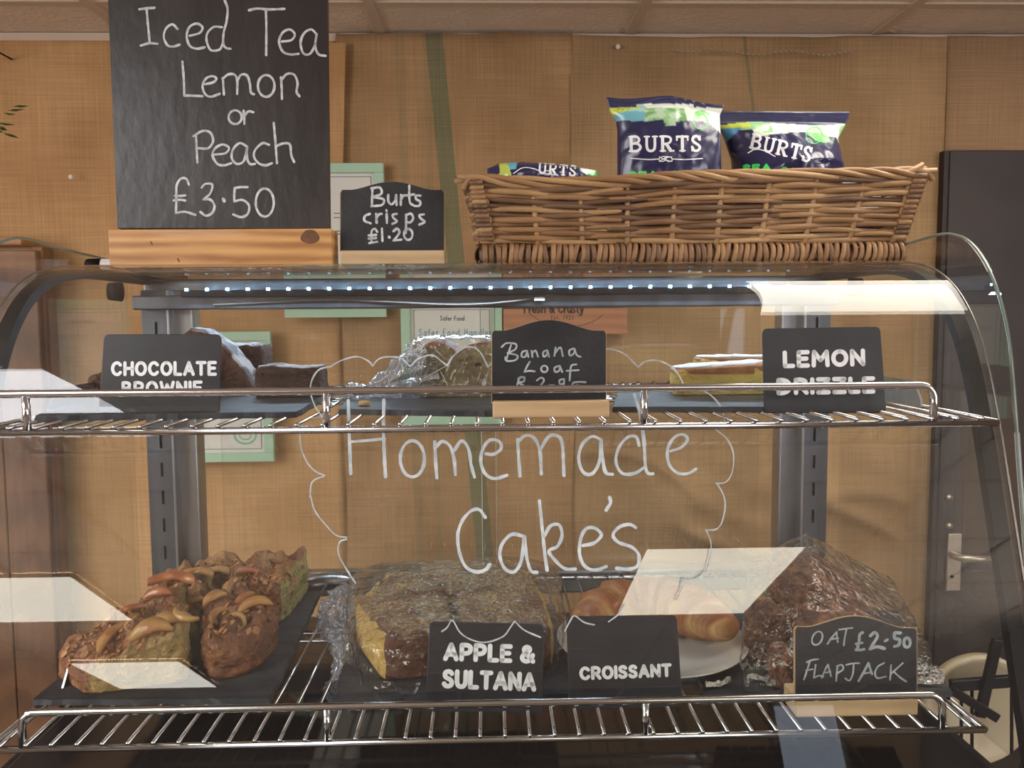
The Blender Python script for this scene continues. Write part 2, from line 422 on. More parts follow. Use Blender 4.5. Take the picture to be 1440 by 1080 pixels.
# ================================================================== THE ROOM
ZC = EYE+.692; YW = 2.04
WALLP = M('wall_paint', (.22, .15, .10), (.27, .19, .13), 3, .9)
TILE = M('ceiling_tile', (.86, .72, .60), (.78, .65, .53), 9, .95, bump=.9, bscale=90, c3=(.76, .66, .56), scale3=60)
TBAR = M('ceiling_bar', (.62, .50, .40), rough=.6)
FLOORM = M('floor_vinyl', (.12, .085, .06), (.18, .13, .095), 4, .5)
CEILM = M('ceiling_void', (.25, .2, .16), rough=.9)
def st(name, mb, mat, **k):
    o = mb.mk(name, mat, **k); o['kind'] = 'structure'; return o
st('floor', MB().box(-3.2, 3.0, -5.2, YW+.1, -.05, 0), FLOORM)
wall_back = st('wall_back', MB().box(-3.2, 3.0, YW, YW+.1, 0, ZC+.05), WALLP)
def side_wall(nm, x0, x1, wy0, wy1):
    st(nm, MB().box(x0, x1, -5.2, wy0, 0, ZC+.05).box(x0, x1, wy1, YW+.1, 0, ZC+.05).box(x0, x1, wy0, wy1, 0, .85).box(x0, x1, wy0, wy1, 2.12, ZC+.05), WALLP)
def window(nm, x0, x1, wy0, wy1):
    fm = MB()
    for a_, b_ in ((wy0, wy0+.05), (wy1-.05, wy1), ((wy0+wy1)/2-.025, (wy0+wy1)/2+.025)): fm.box(x0, x1, a_, b_, .85, 2.12)
    fm.box(x0, x1, wy0, wy1, .85, .90).box(x0, x1, wy0, wy1, 2.07, 2.12)
    w_ = st(nm, fm, M('window_frame_'+nm, (.6, .57, .5), rough=.5))
    MB().box((x0+x1)/2-.003, (x0+x1)/2+.003, wy0+.05, wy1-.05, .9, 2.07).mk('pane', G_CLEAR, w_)
side_wall('wall_left', -3.3, -3.2, -3.0, -.4); window('added_window_1', -3.3, -3.2, -3.0, -.4)  # unseen window, added to go with the left fill lamp
side_wall('wall_right', 3.0, 3.1, -3.0, -.4); window('added_window_2', 3.0, 3.1, -3.0, -.4)  # likewise added out of view, for the right fill lamp
fr_ = MB()
fr_.box(-3.2, 3.0, -5.3, -5.2, 0, .8); fr_.box(-3.2, 3.0, -5.3, -5.2, 2.18, ZC+.05)
for a, b in ((-3.2, 2.15), (2.65, 3.0)): fr_.box(a, b, -5.3, -5.2, .8, 2.18)
st('wall_front', fr_, WALLP)
ceiling = st('ceiling', MB().box(-3.2, 3.0, -5.2, YW, ZC+.012, ZC+.06), CEILM)
# suspended tiles: each its own piece, rows 0.6 m deep, the row by the wall cut short
XB = [-3.2, -2.656, -2.056, -1.456, -.856, -.256, .344, .944, 1.544, 2.144, 2.744, 3.0]
YB = [YW, 1.84, 1.24, .64, .04, -.56]
for j in range(len(YB)-1):
    for i in range(len(XB)-1):
        if (XB[i], j) == (.344, 2) or (i == 3 and j == 4): pass
        t = MB().box(XB[i]+.011, XB[i+1]-.011, YB[j+1]+.011, YB[j]-.011, ZC-.002+random.uniform(0, .002), ZC+.012)
        t.mk('ceiling_tile', TILE, ceiling, bevel=.002)
far = MB()
for j in range(7):
    y1 = -.56-.6*j; 
    for i in range(len(XB)-1): far.box(XB[i]+.011, XB[i+1]-.011, y1-.6+.011, y1-.011, ZC, ZC+.012)
far.mk('ceiling_tile', TILE, ceiling)['kind'] = 'stuff'
for x in XB[1:-1]: MB().box(x-.012, x+.012, -5.2, YW, ZC-.006, ZC+.008).mk('ceiling_bar', TBAR, ceiling)
for y in YB[1:]+[-.56-.6*k for k in range(1, 8)]:
    MB().box(-3.2, 3.0, y-.012, y+.012, ZC-.005, ZC+.008).mk('ceiling_bar', TBAR, ceiling)
MB().box(-3.2, 3.0, YW-.02, YW, ZC-.022, ZC-.004).mk('edge_trim', TBAR, ceiling)

def light_panel(x0, x1, y0, y1, st_, col, label):
    t = thing('ceiling_light', ((x0+x1)/2, (y0+y1)/2, ZC-.02), label, 'light', 'square light panels in the ceiling')
    fm = MB(); z0, z1 = ZC-.02, ZC-.006
    fm.box(x0, x1, y0, y0+.012, z0, z1); fm.box(x0, x1, y1-.012, y1, z0, z1)
    fm.box(x0, x0+.012, y0+.012, y1-.012, z0, z1); fm.box(x1-.012, x1, y0+.012, y1-.012, z0, z1)
    fm.mk('frame', TBAR, t)
    MB().box(x0+.012, x1-.012, y0+.012, y1-.012, z0+.003, z1).mk('diffuser', M('diffuser', col, rough=.5, emit=st_), t)
PANELS = [
 (.48, 1.42, .70, 1.22, 12.5, (1.0, .94, .82), 'ceiling light panel above the right end of the display case'),
 (-3.0, -.92, -.62, .16, 13.0, (.93, .95, 1.0), 'long ceiling light panel over the customer side, left'),
 (-2.95, -1.78, -2.72, -2.0, 10.5, (1.0, .96, .84), 'ceiling light panel behind the viewer on the left'),
 (-2.52, -1.85, -4.4, -3.6, 10.5, (1.0, .97, .88), 'ceiling light panel furthest back on the left'),
 (.62, 1.30, -2.78, -1.76, 10.5, (1.0, .96, .82), 'ceiling light panel behind the viewer on the right'),
 (2.2, 2.8, -1.2, -.6, 12.5, (1.0, .94, .84), 'added fill light panel on the ceiling beside the right wall'),  # extra unseen panel added for fill, outside what the curved glass reflects
 (-2.9, -2.2, .66, 1.22, 12.5, (1.0, .92, .80), 'added fill light panel on the ceiling beside the left wall'),  # another unseen panel, added to lift the light on the left
]
for a in PANELS: light_panel(*a)

# burlap hangings on the back wall, each a cloth of its own
def cloth(name, x0, x1, z0, z1, Y, mat, label, seed, rump=None, nx=60, nz=60, hang=.003, edge=.004):
    V = []; Fc = []
    for s_ in (0, 1):
        for j in range(nz+1):
            for i in range(nx+1):
                u, v = i/nx, j/nz; x = x0+(x1-x0)*u; z = z0+(z1-z0)*v
                d = noise.noise((x*4+seed, z*1.2, seed))*hang*2+noise.noise((x*14, z*5, seed+9))*hang
                if rump: d += rump(x, z)
                ex = noise.noise((z*5, seed, 1))*edge*(1 if i == nx else (-1 if i == 0 else 0))
                ez = noise.noise((x*9, seed, 4))*edge*1.2 if j == nz else 0
                V.append((x+ex, Y-max(-.012, d)+.003*s_, z+ez))
    n = (nx+1)*(nz+1)
    for j in range(nz):
        for i in range(nx):
            a = j*(nx+1)+i; Fc.append((a, a+1, a+nx+2, a+nx+1)); Fc.append((n+a, n+a+nx+1, n+a+nx+2, n+a+1))
    per = [(i, i+1) for i in range(nx)]+[((nz)*(nx+1)+i+1, nz*(nx+1)+i) for i in range(nx)]
    per += [((j+1)*(nx+1), j*(nx+1)) for j in range(nz)]+[(j*(nx+1)+nx, (j+1)*(nx+1)+nx) for j in range(nz)]
    for a, b in per: Fc.append((b, a, n+a, n+b))
    o = mk(name, V, Fc, mat, smooth=True); tag(o, label, 'wall cloth'); return o
B1 = burlap_mat('hessian_left', (.42, .235, .105), (.57, .345, .17))
xa = PY(483, 300, 2.02).x
def gx(px, py, Y=2.0): return PY(px, py, Y).x
mid_org = ((gx(470, 300)+gx(805, 300))/2, .55)
def stripe_for(ox, oz, pts, wd, col, k, Y=2.0):
    a = PY(*pts[0], Y); b = PY(*pts[1], Y)
    sl = (a.x-b.x)/(a.z-b.z); return (a.x-ox-sl*(a.z-oz), sl, wd, col, k)
GR = (.11, .15, .09)
mx0, mx1 = gx(476, 300), gx(806, 300)
B2 = burlap_mat('hessian_middle', (.27, .16, .078), (.42, .26, .135), (
    stripe_for((mx0+mx1)/2, .55, ((611, 60), (668, 640)), .0205, GR, .68),
    stripe_for((mx0+mx1)/2, .55, ((582, 560), (592, 800)), .011, GR, .22),
    stripe_for((mx0+mx1)/2, .55, ((612, 560), (618, 800)), .008, GR, .2)))
rx0, rx1 = gx(802, 300), gx(1333, 300)
B3 = burlap_mat('hessian_right', (.28, .175, .09), (.42, .275, .15), (stripe_for((rx0+rx1)/2, .55, ((1050, 60), (1066, 190)), .004, GR, .5),))
B4 = burlap_mat('hessian_over_door', (.30, .185, .105), (.36, .23, .135))
cloth('burlap_cloth', -3.0, gx(484, 300), .2, ZC-.006, 2.022, B1, 'orange brown hessian cloth covering the wall at the left', 2.2)
def flapd(x, z): return 0
cloth('burlap_cloth', mx0, mx1, .55, ZC-.008, 2.008, B2, 'brown hessian sacking with a green woven stripe down it', 5.1, hang=.004)
def rum(x, z):
    k = max(0, 1-abs(z-(EYE-.42))/.35)
    k *= min(1, max(0, (rx1-.02-x)/.12)); k *= min(1, max(0, (x-rx0)/.05))
    n_ = abs(noise.noise((x*1.6, z*8+x*2.2+.8*noise.noise((x*3, z*3, 2)), 7.7)))
    return .030*k*(1-n_*2.0)+.010*k*max(0, 1-n_*7) + .002*noise.noise((x*5, z*20, 3))
cloth('burlap_cloth', rx0, rx1, .55, ZC-.012, 2.012, B3, 'dull brown hessian cloth with sagging horizontal folds beside the dark door', 8.4, rump=rum, nx=110, nz=150)
cloth('burlap_cloth', gx(1331, 210), 2.9, PY(1335, 211, 2.0).z, ZC-.012, 2.010, B4, 'dim brown hessian cloth hung above the dark door', 11.7)
# turned edge of the left cloth and pins
fl = MB(); 
for k in range(9):
    z = ZC-.02-k*.055
fl.hexa([(gx(462, 250), 1.998, PY(470, 340, 2).z), (gx(478, 250), 1.998, PY(470, 340, 2).z), (gx(478, 250), 2.004, PY(470, 340, 2).z), (gx(462, 250), 2.004, PY(470, 340, 2).z),
         (gx(462, 60), 1.990, PY(470, 62, 2).z), (gx(487, 60), 1.990, PY(470, 62, 2).z), (gx(487, 60), 1.998, PY(470, 62, 2).z), (gx(462, 60), 1.998, PY(470, 62, 2).z)])
tag(fl.mk('burlap_strip', B1, bevel=.001), 'loose pale strip of hessian hanging behind the tall chalkboard', 'wall cloth')
PIN = M('pin_white', (.75, .72, .66), rough=.4)
for (x, y, lb) in ((100, 249, 'white pin in the left hessian cloth'), (869, 66, 'white pin in the hessian near the ceiling above the crisp packets')):
    p = PY(x, y, 2.0); m_ = MB().lathe([(0, 0), (.004, 0), (.006, .002), (.005, .004), (0, .005)], (0, 0, 0), 12)
    m_.v = [Vector((p.x+v.x, p.y-v.z, p.z+v.y)) for v in m_.v]; tag(m_.mk('wall_pin', PIN), lb, 'pin')
# bead string tacked along the top of the right cloth
bd = MB()
for k in range(34):
    x = 945+k*7.6; y = 74+3*math.sin(k*.5)-(4 if k < 9 else 0)+k*.03
    p = PY(x, y, 1.985); bd.box(p.x-.0022, p.x+.0022, p.y-.002, p.y+.002, p.z-.002, p.z+.002)
pts = [PY(940+k*9, 74+3*math.sin(k*.6), 1.988) for k in range(30)]
bd.tube(pts, .0006, 4)
o = bd.mk('stitching', M('thread', (.40, .32, .22), rough=.8)); tag(o, 'line of pale stitches along the top of the right hessian cloth', 'stitching', kind='stuff')

# dark door with lever handle
DOOR = M('door_paint', (.030, .022, .022), (.045, .033, .032), 6, .55)
dx0 = gx(1329, 300, 2.0); dz1 = PY(1335, 213, 2.0).z
door = st('door_1', MB().box(dx0, dx0+.86, 1.985, 2.035, .01, dz1), DOOR, bevel=.003)
MB().box(dx0-.012, dx0, 1.99, 2.035, .01, dz1).mk('door_edge', M('door_edge', (.03, .02, .02), rough=.6), door)
BRASS = M('satin_nickel', (.62, .55, .47), rough=.35, metal=.8)
pl = PY(1332, 750, 1.98); pr = PY(1349, 830, 1.98)
MB().box(pl.x, pr.x, 1.975, 1.985, pr.z, pl.z).mk('handle_plate', BRASS, door, bevel=.002)
c = PY(1340, 780, 1.97); e_ = PY(1400, 783, 1.945)
MB().tube([(c.x, 1.98, c.z), (c.x, 1.95, c.z), (c.x+.01, 1.937, c.z), (c.x+.05, 1.935, c.z-.001), (e_.x, 1.94, c.z-.004)], [.009, .009, .010, .0085, .008], 12).mk('lever', BRASS, door, smooth=True)
kh = PY(1339, 811, 1.974)
MB().tube([(kh.x, 1.975, kh.z), (kh.x, 1.972, kh.z)], .004, 10).mk('keyhole', BLACK_RUB, door)
for y in (700, 740):
    k_ = PY(1336, y, 1.975)
    MB().tube([(k_.x, 1.985, k_.z), (k_.x, 1.974, k_.z)], .008, 14).mk('screw_cap', BRASS, door, smooth=True)

# brown cupboard on the left
CUP = wood_mat('cupboard_wood', (.12, .052, .024), (.21, .095, .042), 5, (5, 5, 1), .5)
CUPT = wood_mat('cupboard_top', (.26, .11, .04), (.38, .18, .07), 5, (1, 5, 5), .5)
cr = PY(66, 600, 1.93).x
cup = thing('wooden_cupboard', (cr-.3, 1.96, 0), 'tall reddish brown wooden cupboard at the left edge behind the case', 'cupboard')
tz = PY(20, 333, 1.93).z
MB().box(cr-.62, cr, 1.95, 2.0, .05, tz-.02).mk('body', CUP, cup, bevel=.003)
for k in range(4):
    MB().box(cr-.008-.1*(k+1)+.002, cr-.008-.1*k, 1.935, 1.95, .1, tz-.03).mk('plank', CUP, cup, bevel=.003)
MB().box(cr-.63, cr-.03, 1.92, 2.0, tz-.02, tz).mk('top_board', CUPT, cup, bevel=.003)
# trailing plant at the left edge
LEAF = M('leaf_green', (.05, .13, .03), (.10, .22, .05), 30, .5)
pc = PY(-14, 165, 1.75)
pt = thing('hanging_plant', (pc.x, pc.y, pc.z-.06), 'green leafy plant hanging at the top left edge of the wall', 'plant')
for k in range(26):
    a = random.uniform(0, 6.28); r_ = random.uniform(0, .05); z = pc.z+random.uniform(-.03, .04)
    c = Vector((pc.x+r_*math.cos(a), pc.y+r_*math.sin(a)*.6, z)); d = Vector((math.cos(a), math.sin(a), random.uniform(-.6, .2))).normalized()
    s_ = d.cross(Vector((0, 0, 1))).normalized(); L = random.uniform(.02, .034)
    m_ = MB().add([c, c+d*L*.4+s_*L*.3, c+d*L, c+d*L*.4-s_*L*.3, c+d*L*.45+Vector((0, 0, -.003))], [(0, 1, 4), (1, 2, 4), (2, 3, 4), (3, 0, 4)])
    m_.mk('leaf', LEAF, pt)
MB().lathe([(0, -.06), (.035, -.06), (.045, .0), (.04, .0), (.03, -.05), (0, -.05)], (pc.x-.10, pc.y+.0, pc.z-.0), 20).mk('pot', M('pot_clay', (.35, .15, .08), rough=.8), pt, smooth=True)
MB().tube([(pc.x-.10, pc.y, pc.z-.0), (pc.x-.10, pc.y+.1, pc.z+.2), (pc.x-.10, 2.02, pc.z+.2)], .002, 6).mk('hook', BLACK_RUB, pt)

# framed certificates and plaque
MINT = M('mint_frame', (.42, .62, .46), rough=.55)
PAPER = M('certificate_paper', (.70, .69, .64), rough=.7)
INK = M('ink_grey', (.12, .12, .13), rough=.8); INKB = M('ink_blue', (.16, .36, .46), rough=.8); INKG = M('ink_green', (.25, .5, .35), rough=.8)
def framed(x0, y0, x1, y1, label, Y=1.975, fw_=13, art=None):
    a = PY(x0, y1, Y); b = PY(x1, y0, Y); t = .014*1; f = fw_*Y/F
    o = thing('certificate_frame', ((a.x+b.x)/2, Y+.015, a.z), label, 'picture frame', 'mint green certificate frames on the wall')
    X0, X1, Z0, Z1 = a.x, b.x, a.z, b.z
    m_ = MB()
    for q in ((X0, X1, Z0, Z0+f), (X0, X1, Z1-f, Z1), (X0, X0+f, Z0+f, Z1-f), (X1-f, X1, Z0+f, Z1-f)):
        m_.box(q[0], q[1], Y, Y+.016, q[2], q[3])
    m_.mk('frame', MINT, o, bevel=.0015)
    pa_ = MB().box(X0+f, X1-f, Y+.008, Y+.012, Z0+f, Z1-f).mk('paper', PAPER, o)
    g = MB()
    ln = .0012
    for q in ((X0+f+.008, X1-f-.008, Z0+f+.008, Z0+f+.008+ln), (X0+f+.008, X1-f-.008, Z1-f-.008-ln, Z1-f-.008), (X0+f+.008, X0+f+.008+ln, Z0+f+.008, Z1-f-.008), (X1-f-.008-ln, X1-f-.008, Z0+f+.008, Z1-f-.008)):
        g.box(q[0], q[1], Y+.0072, Y+.008, q[2], q[3])
    g.mk('printed_border', INK, pa_)
    return pa_, plane_map((0, Y+.0079, 0), (0, -1, 0), .0004)
fA, mA = framed(400, 229, 539, 447, 'mint green framed certificate whose top shows beside the small crisps board')
fB, mB_ = framed(566, 417, 706, 598, 'mint green framed food certificate hung behind the banana loaf')
fC, mC = framed(236, 466, 380, 651, 'mint green framed certificate hung behind the chocolate brownies')
MIN = {  # small lower-case strokes for certificate print, x-height 1
 'a': (.8, [[(.7, 0), (.7, 1)], [(.7, .3), (.4, 0), (.08, .3), (.08, .75), (.4, 1), (.7, .7)]]),
 'd': (.8, [[(.7, -.7), (.7, 1)], [(.7, .3), (.4, 0), (.08, .3), (.08, .75), (.4, 1), (.7, .7)]]),
 'e': (.8, [[(.08, .5), (.7, .5), (.62, .12), (.38, 0), (.1, .25), (.1, .75), (.4, 1), (.68, .85)]]),
 'f': (.5, [[(.5, -.65), (.28, -.6), (.22, -.3), (.22, 1)], [(0, .05), (.48, .05)]]),
 'l': (.2, [[(.1, -.7), (.1, 1)]]), 'n': (.8, [[(.1, 0), (.1, 1)], [(.1, .35), (.4, 0), (.68, .3), (.68, 1)]]),
 'o': (.8, [ell(.4, .5, .33, .5)]), 'r': (.5, [[(.1, 0), (.1, 1)], [(.1, .35), (.3, .02), (.5, .05)]]),
 'S': (.9, [[(.75, -.5), (.4, -.7), (.1, -.4), (.4, .1), (.75, .5), (.4, 1), (.05, .8)]]),
 'F': (.8, [[(.7, -.65), (.1, -.65), (.1, 1)], [(.1, .1), (.6, .1)]]), 'H': (.9, [[(.1, -.7), (.1, 1)], [(.75, -.7), (.75, 1)], [(.1, .1), (.75, .1)]]),
 'E': (.7, [[(.6, -.65), (.1, -.65), (.1, 1), (.6, 1)], [(.1, .1), (.5, .1)]]), 's': (.65, [[(.5, .1), (.25, 0), (.08, .25), (.3, .5), (.52, .75), (.3, 1), (.05, .9)]]),
 't': (.5, [[(.22, -.4), (.22, .8), (.45, 1)], [(0, 0), (.45, 0)]]), '.': (.3, [[(.1, .9), (.12, 1)]]), '1': (.5, [[(.05, -.4), (.25, -.65), (.25, 1)]]),
 '9': (.8, [[(.65, -.2), (.35, -.68), (.08, -.25), (.35, .15), (.65, -.2), (.62, .5), (.3, 1)]]), '2': (.8, [[(.08, -.4), (.35, -.68), (.62, -.35), (.4, .2), (.08, 1), (.68, 1)]]),
 '3': (.8, [[(.08, -.55), (.35, -.68), (.6, -.35), (.3, .1), (.62, .5), (.3, 1), (.06, .85)]]), '5': (.8, [[(.6, -.65), (.15, -.65), (.12, .05), (.5, .1), (.62, .55), (.3, 1), (.06, .88)]]),
 ' ': (.5, []), 'u': (.8, [[(.1, 0), (.1, .7), (.35, 1), (.65, .7)], [(.68, 0), (.68, 1)]]), 'h': (.8, [[(.1, -.7), (.1, 1)], [(.1, .35), (.4, 0), (.68, .3), (.68, 1)]]),
 'y': (.8, [[(.1, 0), (.38, .9)], [(.7, 0), (.3, 1.4), (.05, 1.5)]]), 'C': (.95, [[(.8, -.45), (.5, -.7), (.12, -.3), (.12, .55), (.5, 1), (.85, .75)]]), '&': (.9, [[(.85, 1), (.2, -.2), (.4, -.65), (.6, -.3), (.1, .5), (.35, 1), (.8, .4)]]),
}
def mtext(mb, s, x, y, xh, wd, fmap, sp=.25, dy=0):
    for ch in s:
        w_, sts = MIN[ch]
        for p in sts: stroke(mb, [(x+a*xh, y+b*xh) for a, b in p], wd, fmap, 1.2)
        x += (w_+sp)*xh; y += dy
    return x
g = MB(); mtext(g, 'Safer Food', 619, 447, 3.6, 1.0, mB_); g.mk('lettering', INK, fB)
g = MB(); mtext(g, 'Safer Food Handler', 589, 466.5, 5.2, 1.2, mB_, .42); g.mk('lettering', INKB, fB)
g = MB()
for (x0, x1, y) in ((470, 520, 300), (470, 512, 306), (472, 500, 325), (470, 524, 329), (560, 0, 0)):
    if x1: g = MB(); stroke(g, [(x0, y), (x1, y)], 1.3, mA); g.mk('lettering', INK, fA)
g = MB()
for (x0, x1, y) in ((600, 640, 588), (610, 655, 583)): stroke(g, [(x0, y), (x1-8, y+1), (x1, y-2)], 1.3, mB_)
g.mk('signature', INK, fB)
g = MB(); stroke(g, ell(345, 612, 15, 12), 3, mC); stroke(g, ell(345, 612, 8, 6), 2, mC); g.mk('round_stamp', INKG, fC)
PLQ = wood_mat('plaque_wood', (.38, .16, .08), (.50, .23, .12), 5, (1, 4, 6), .6)
a = PY(708, 471, 1.97); b = PY(882, 395, 1.97)
pq = thing('wooden_sign', ((a.x+b.x)/2, 2.0, a.z), 'reddish wooden sign with dark script lettering on the wall behind the case rail', 'sign')
MB().box(a.x, b.x, 1.97, 1.995, a.z, (a.z+b.z)/2-.001).mk('board', PLQ, pq, bevel=.001)
MB().box(a.x, b.x, 1.97, 1.995, (a.z+b.z)/2+.001, b.z).mk('board', PLQ, pq, bevel=.001)
g = MB(); mp_ = plane_map((0, 1.97, 0), (0, -1, 0), .0006)
INKW = M('burnt_ink', (.07, .04, .035), rough=.8)
xx = mtext(g, 'Fresh & Crusty', 737, 432, 7.5, 2.6, mp_, .12)
mtext(g, 'Est. 1925', 775, 446, 3.2, .9, mp_, .55)
stroke(g, [(745, 441), (760, 451), (785, 458), (815, 458), (838, 450), (848, 442)], .9, mp_)
g.mk('lettering', INKW, pq)

# folding chair with a cream round back, half seen through the end of the case
CREAM = M('cream_plastic', (.70, .60, .44), rough=.5); DKM = M('dark_metal', (.03, .03, .038), rough=.35, metal=.6)
cc = PY(1378, 1000, 1.62); rad = .118
ch = thing('folding_chair', (cc.x, 1.62, 0), 'cream round-backed chair with crossed dark bars beyond the right end of the case', 'chair')
d_ = MB()
n = 40
for (r_, y0) in ((rad, 0),):
    ring = lambda r2, yy: [(cc.x+r2*math.cos(2*math.pi*k/n), yy, cc.z+r2*1.0*math.sin(2*math.pi*k/n)) for k in range(n)]
    rows = [ring(.001, 1.625), ring(rad*.86, 1.625), ring(rad*.95, 1.617), ring(rad, 1.622), ring(rad, 1.64), ring(.001, 1.64)]
    for q in rows: d_.v += [Vector(v) for v in q]
    for i in range(len(rows)-1):
        for k in range(n): d_.f.append((i*n+k, i*n+(k+1) % n, (i+1)*n+(k+1) % n, (i+1)*n+k))
d_.mk('backrest', CREAM, ch, smooth=True)
def bar3(p, q, w_, Y, name, mat, par, dep=.012):
    a = PY(*p, Y); b = PY(*q, Y); t = (b-a).normalized(); nn = Vector((-t.z, 0, t.x))*w_/2
    MB().hexa([a-nn, b-nn, b-nn+Vector((0, dep, 0)), a-nn+Vector((0, dep, 0)), a+nn, b+nn, b+nn+Vector((0, dep, 0)), a+nn+Vector((0, dep, 0))]).mk(name, mat, par, bevel=.002)
bar3((1338, 966), (1440, 958), .024, 1.56, 'crossbar', DKM, ch)
bar3((1405, 900), (1380, 1010), .020, 1.55, 'crossbar', DKM, ch)
bar3((1340, 972), (1405, 1012), .018, 1.54, 'crossbar', DKM, ch)
for x in (1353, 1368, 1424): bar3((x, 970), (x, 1062), .006, 1.575, 'spoke', DKM, ch, .006)
for dx in (-.1, .12):
    MB().tube([(cc.x+dx, 1.60, 0.01), (cc.x+dx*.8, 1.60, cc.z-.11)], .012, 10).mk('leg', DKM, ch, smooth=True)
    MB().tube([(cc.x+dx, 1.90, 0.01), (cc.x+dx*.9, 1.62, .62)], .012, 10).mk('leg', DKM, ch, smooth=True)
MB().box(cc.x-.13, cc.x+.15, 1.60, 1.9, .44, .47).mk('seat', CREAM, ch, bevel=.01)
MB().box(cc.x-.11, cc.x-.09, 1.60, 1.62, .3, cc.z-.10).mk('back_post', DKM, ch, bevel=.003)
MB().box(cc.x+.09, cc.x+.11, 1.60, 1.62, .3, cc.z-.10).mk('back_post', DKM, ch, bevel=.003)

# ================================================================== THE DISPLAY CASE
ZT = EYE+.069; ZL = EYE-.367; ZU = EYE-.0875; ZD = ZL-.085
PROF = [(1.27, .069), (1.10, .069), (1.0, .0695), (.947, .0685), (.90, .064), (.862, .055), (.838, .043), (.814, .024), (.790, -.006), (.772, -.039), (.757, -.080), (.7442, -.12), (.7123, -.22), (.6804, -.32), (.6485, -.42)]
PR = crom([Vector((a, b+EYE, 0)) for a, b in PROF], .002)
def even(P, n):
    L = [0]
    for a, b in zip(P, P[1:]): L.append(L[-1]+(b-a).length)
    out = []; j = 0
    for k in range(n):
        t = L[-1]*k/(n-1)
        while j < len(P)-2 and L[j+1] < t: j += 1
        out.append(P[j].lerp(P[j+1], (t-L[j])/max(1e-9, L[j+1]-L[j])))
    return out
PR = even(PR, 240)
for _ in range(220): PR = [PR[0]]+[(PR[i-1]+PR[i]*2+PR[i+1])/4 for i in range(1, len(PR)-1)]+[PR[-1]]
def offs(P, d):
    out = []
    for i, p in enumerate(P):
        t = (P[min(i+1, len(P)-1)]-P[max(i-1, 0)]).normalized(); out.append(p+Vector((t.y, -t.x, 0))*d)
    return out
# travelling from the back edge of the lid to the bottom, (t.y,-t.x) points into the case or out: make + go outwards
_t = offs(PR, .01)
SGN = 1 if _t[len(PR)//2].x < PR[len(PR)//2].x else -1
OUT = offs(PR, .0005*SGN)
def glass_hit(x, y):
    d = ray(x, y)
    for a, b in zip(OUT, OUT[1:]):
        # s*(dy,dz) = a + u*(b-a) in (Y, z-EYE)
        ey, ez = b.x-a.x, b.y-a.y; ay, az = a.x, a.y-EYE
        det = -d.y*ez+d.z*ey
        if abs(det) < 1e-12: continue
        s_ = (-ay*ez+az*ey)/det; u_ = (d.y*az-d.z*ay)/det
        if -1e-3 <= u_ <= 1+1e-3 and s_ > 0: return EYEV+d*s_
    return PY(x, y, .75)
case = thing('display_case', (0, .93, 0), 'curved glass cake display case with steel uprights and LED strip', 'display case')
GX = .476
inn = offs(PR, -.005*SGN)
m_ = MB(); nP = len(PR); NX = 8
for L in (PR, inn):
    for p in L:
        for k in range(NX+1): m_.v.append(Vector((-GX+2*GX*k/NX, p.x, p.y)))
n1 = nP*(NX+1)
for i in range(nP-1):
    for k in range(NX):
        a = i*(NX+1)+k
        q = (a, a+1, a+NX+2, a+NX+1); 
        m_.f.append(q); m_.f.append(tuple(n1+t for t in q[::-1]))
for i in range(nP-1):
    for k in (0, NX):
        a = i*(NX+1)+k; b = a+NX+1; c4 = [m_.v[t] for t in (a, b, n1+b, n1+a)]; q0 = len(m_.v); m_.v += c4
        m_.f.append((q0, q0+1, q0+2, q0+3) if k else (q0+3, q0+2, q0+1, q0))
cg = m_.mk('curved_glass', G_CURVE, case, smooth=True)
bm_fix = []
# rubber gaskets along both ends of the curved glass
gas = offs(PR, -.016*SGN); gin = offs(PR, -.0055*SGN)
for s_ in (-1, 1):
    m_ = MB(); x0, x1 = s_*.4605, s_*.4745
    st_ = 8
    for i in range(nP): m_.v += [Vector((x0, gin[i].x, gin[i].y)), Vector((x1, gin[i].x, gin[i].y)), Vector((x1, gas[i].x, gas[i].y)), Vector((x0, gas[i].x, gas[i].y))]
    for i in range(nP-1):
        for k in range(4): m_.f.append((i*4+k, i*4+(k+1) % 4, i*4+4+(k+1) % 4, i*4+4+k))
    m_.mk('gasket', BLACK_RUB, case)
    # slim pale edging beside the rubber
    eP = [Vector((s_*.4795, p.x, p.y)) for p in offs(PR, -.002*SGN)]
    MB().tube(eP[::3][8:], .0011, 6).mk('glass_edging', M('edging'+str(s_), (.25, .23, .21), rough=.25, metal=.6), case, smooth=True)
# end sheets of glass standing proud of the curve
EPF = [(1.22, .088), (1.07, .093), (.97, .0985), (.93, .094), (.90, .082), (.872, .058), (.850, .028), (.834, -.006), (.824, -.04), (.812, -.10), (.80, -.17), (.77, -.33), (.75, -.45)]
EC = crom([Vector((a, b+EYE, 0)) for a, b in EPF], .01)
for s_ in (-1, 1):
    poly = [Vector((s_*.53, p.x, p.y)) for p in EC]+[Vector((s_*.53, 1.22, EYE-.45))]
    m_ = MB().prism(poly, (s_*.006, 0, 0)); m_.mk('end_glass', G_CLEAR, case)
    m_ = MB().tube([Vector((s_*.533, p.x, p.y)) for p in EC], .0018, 6); m_.mk('end_glass_edge', M('end_edge', (.16, .21, .18), rough=.15, coat=1), case, smooth=True)
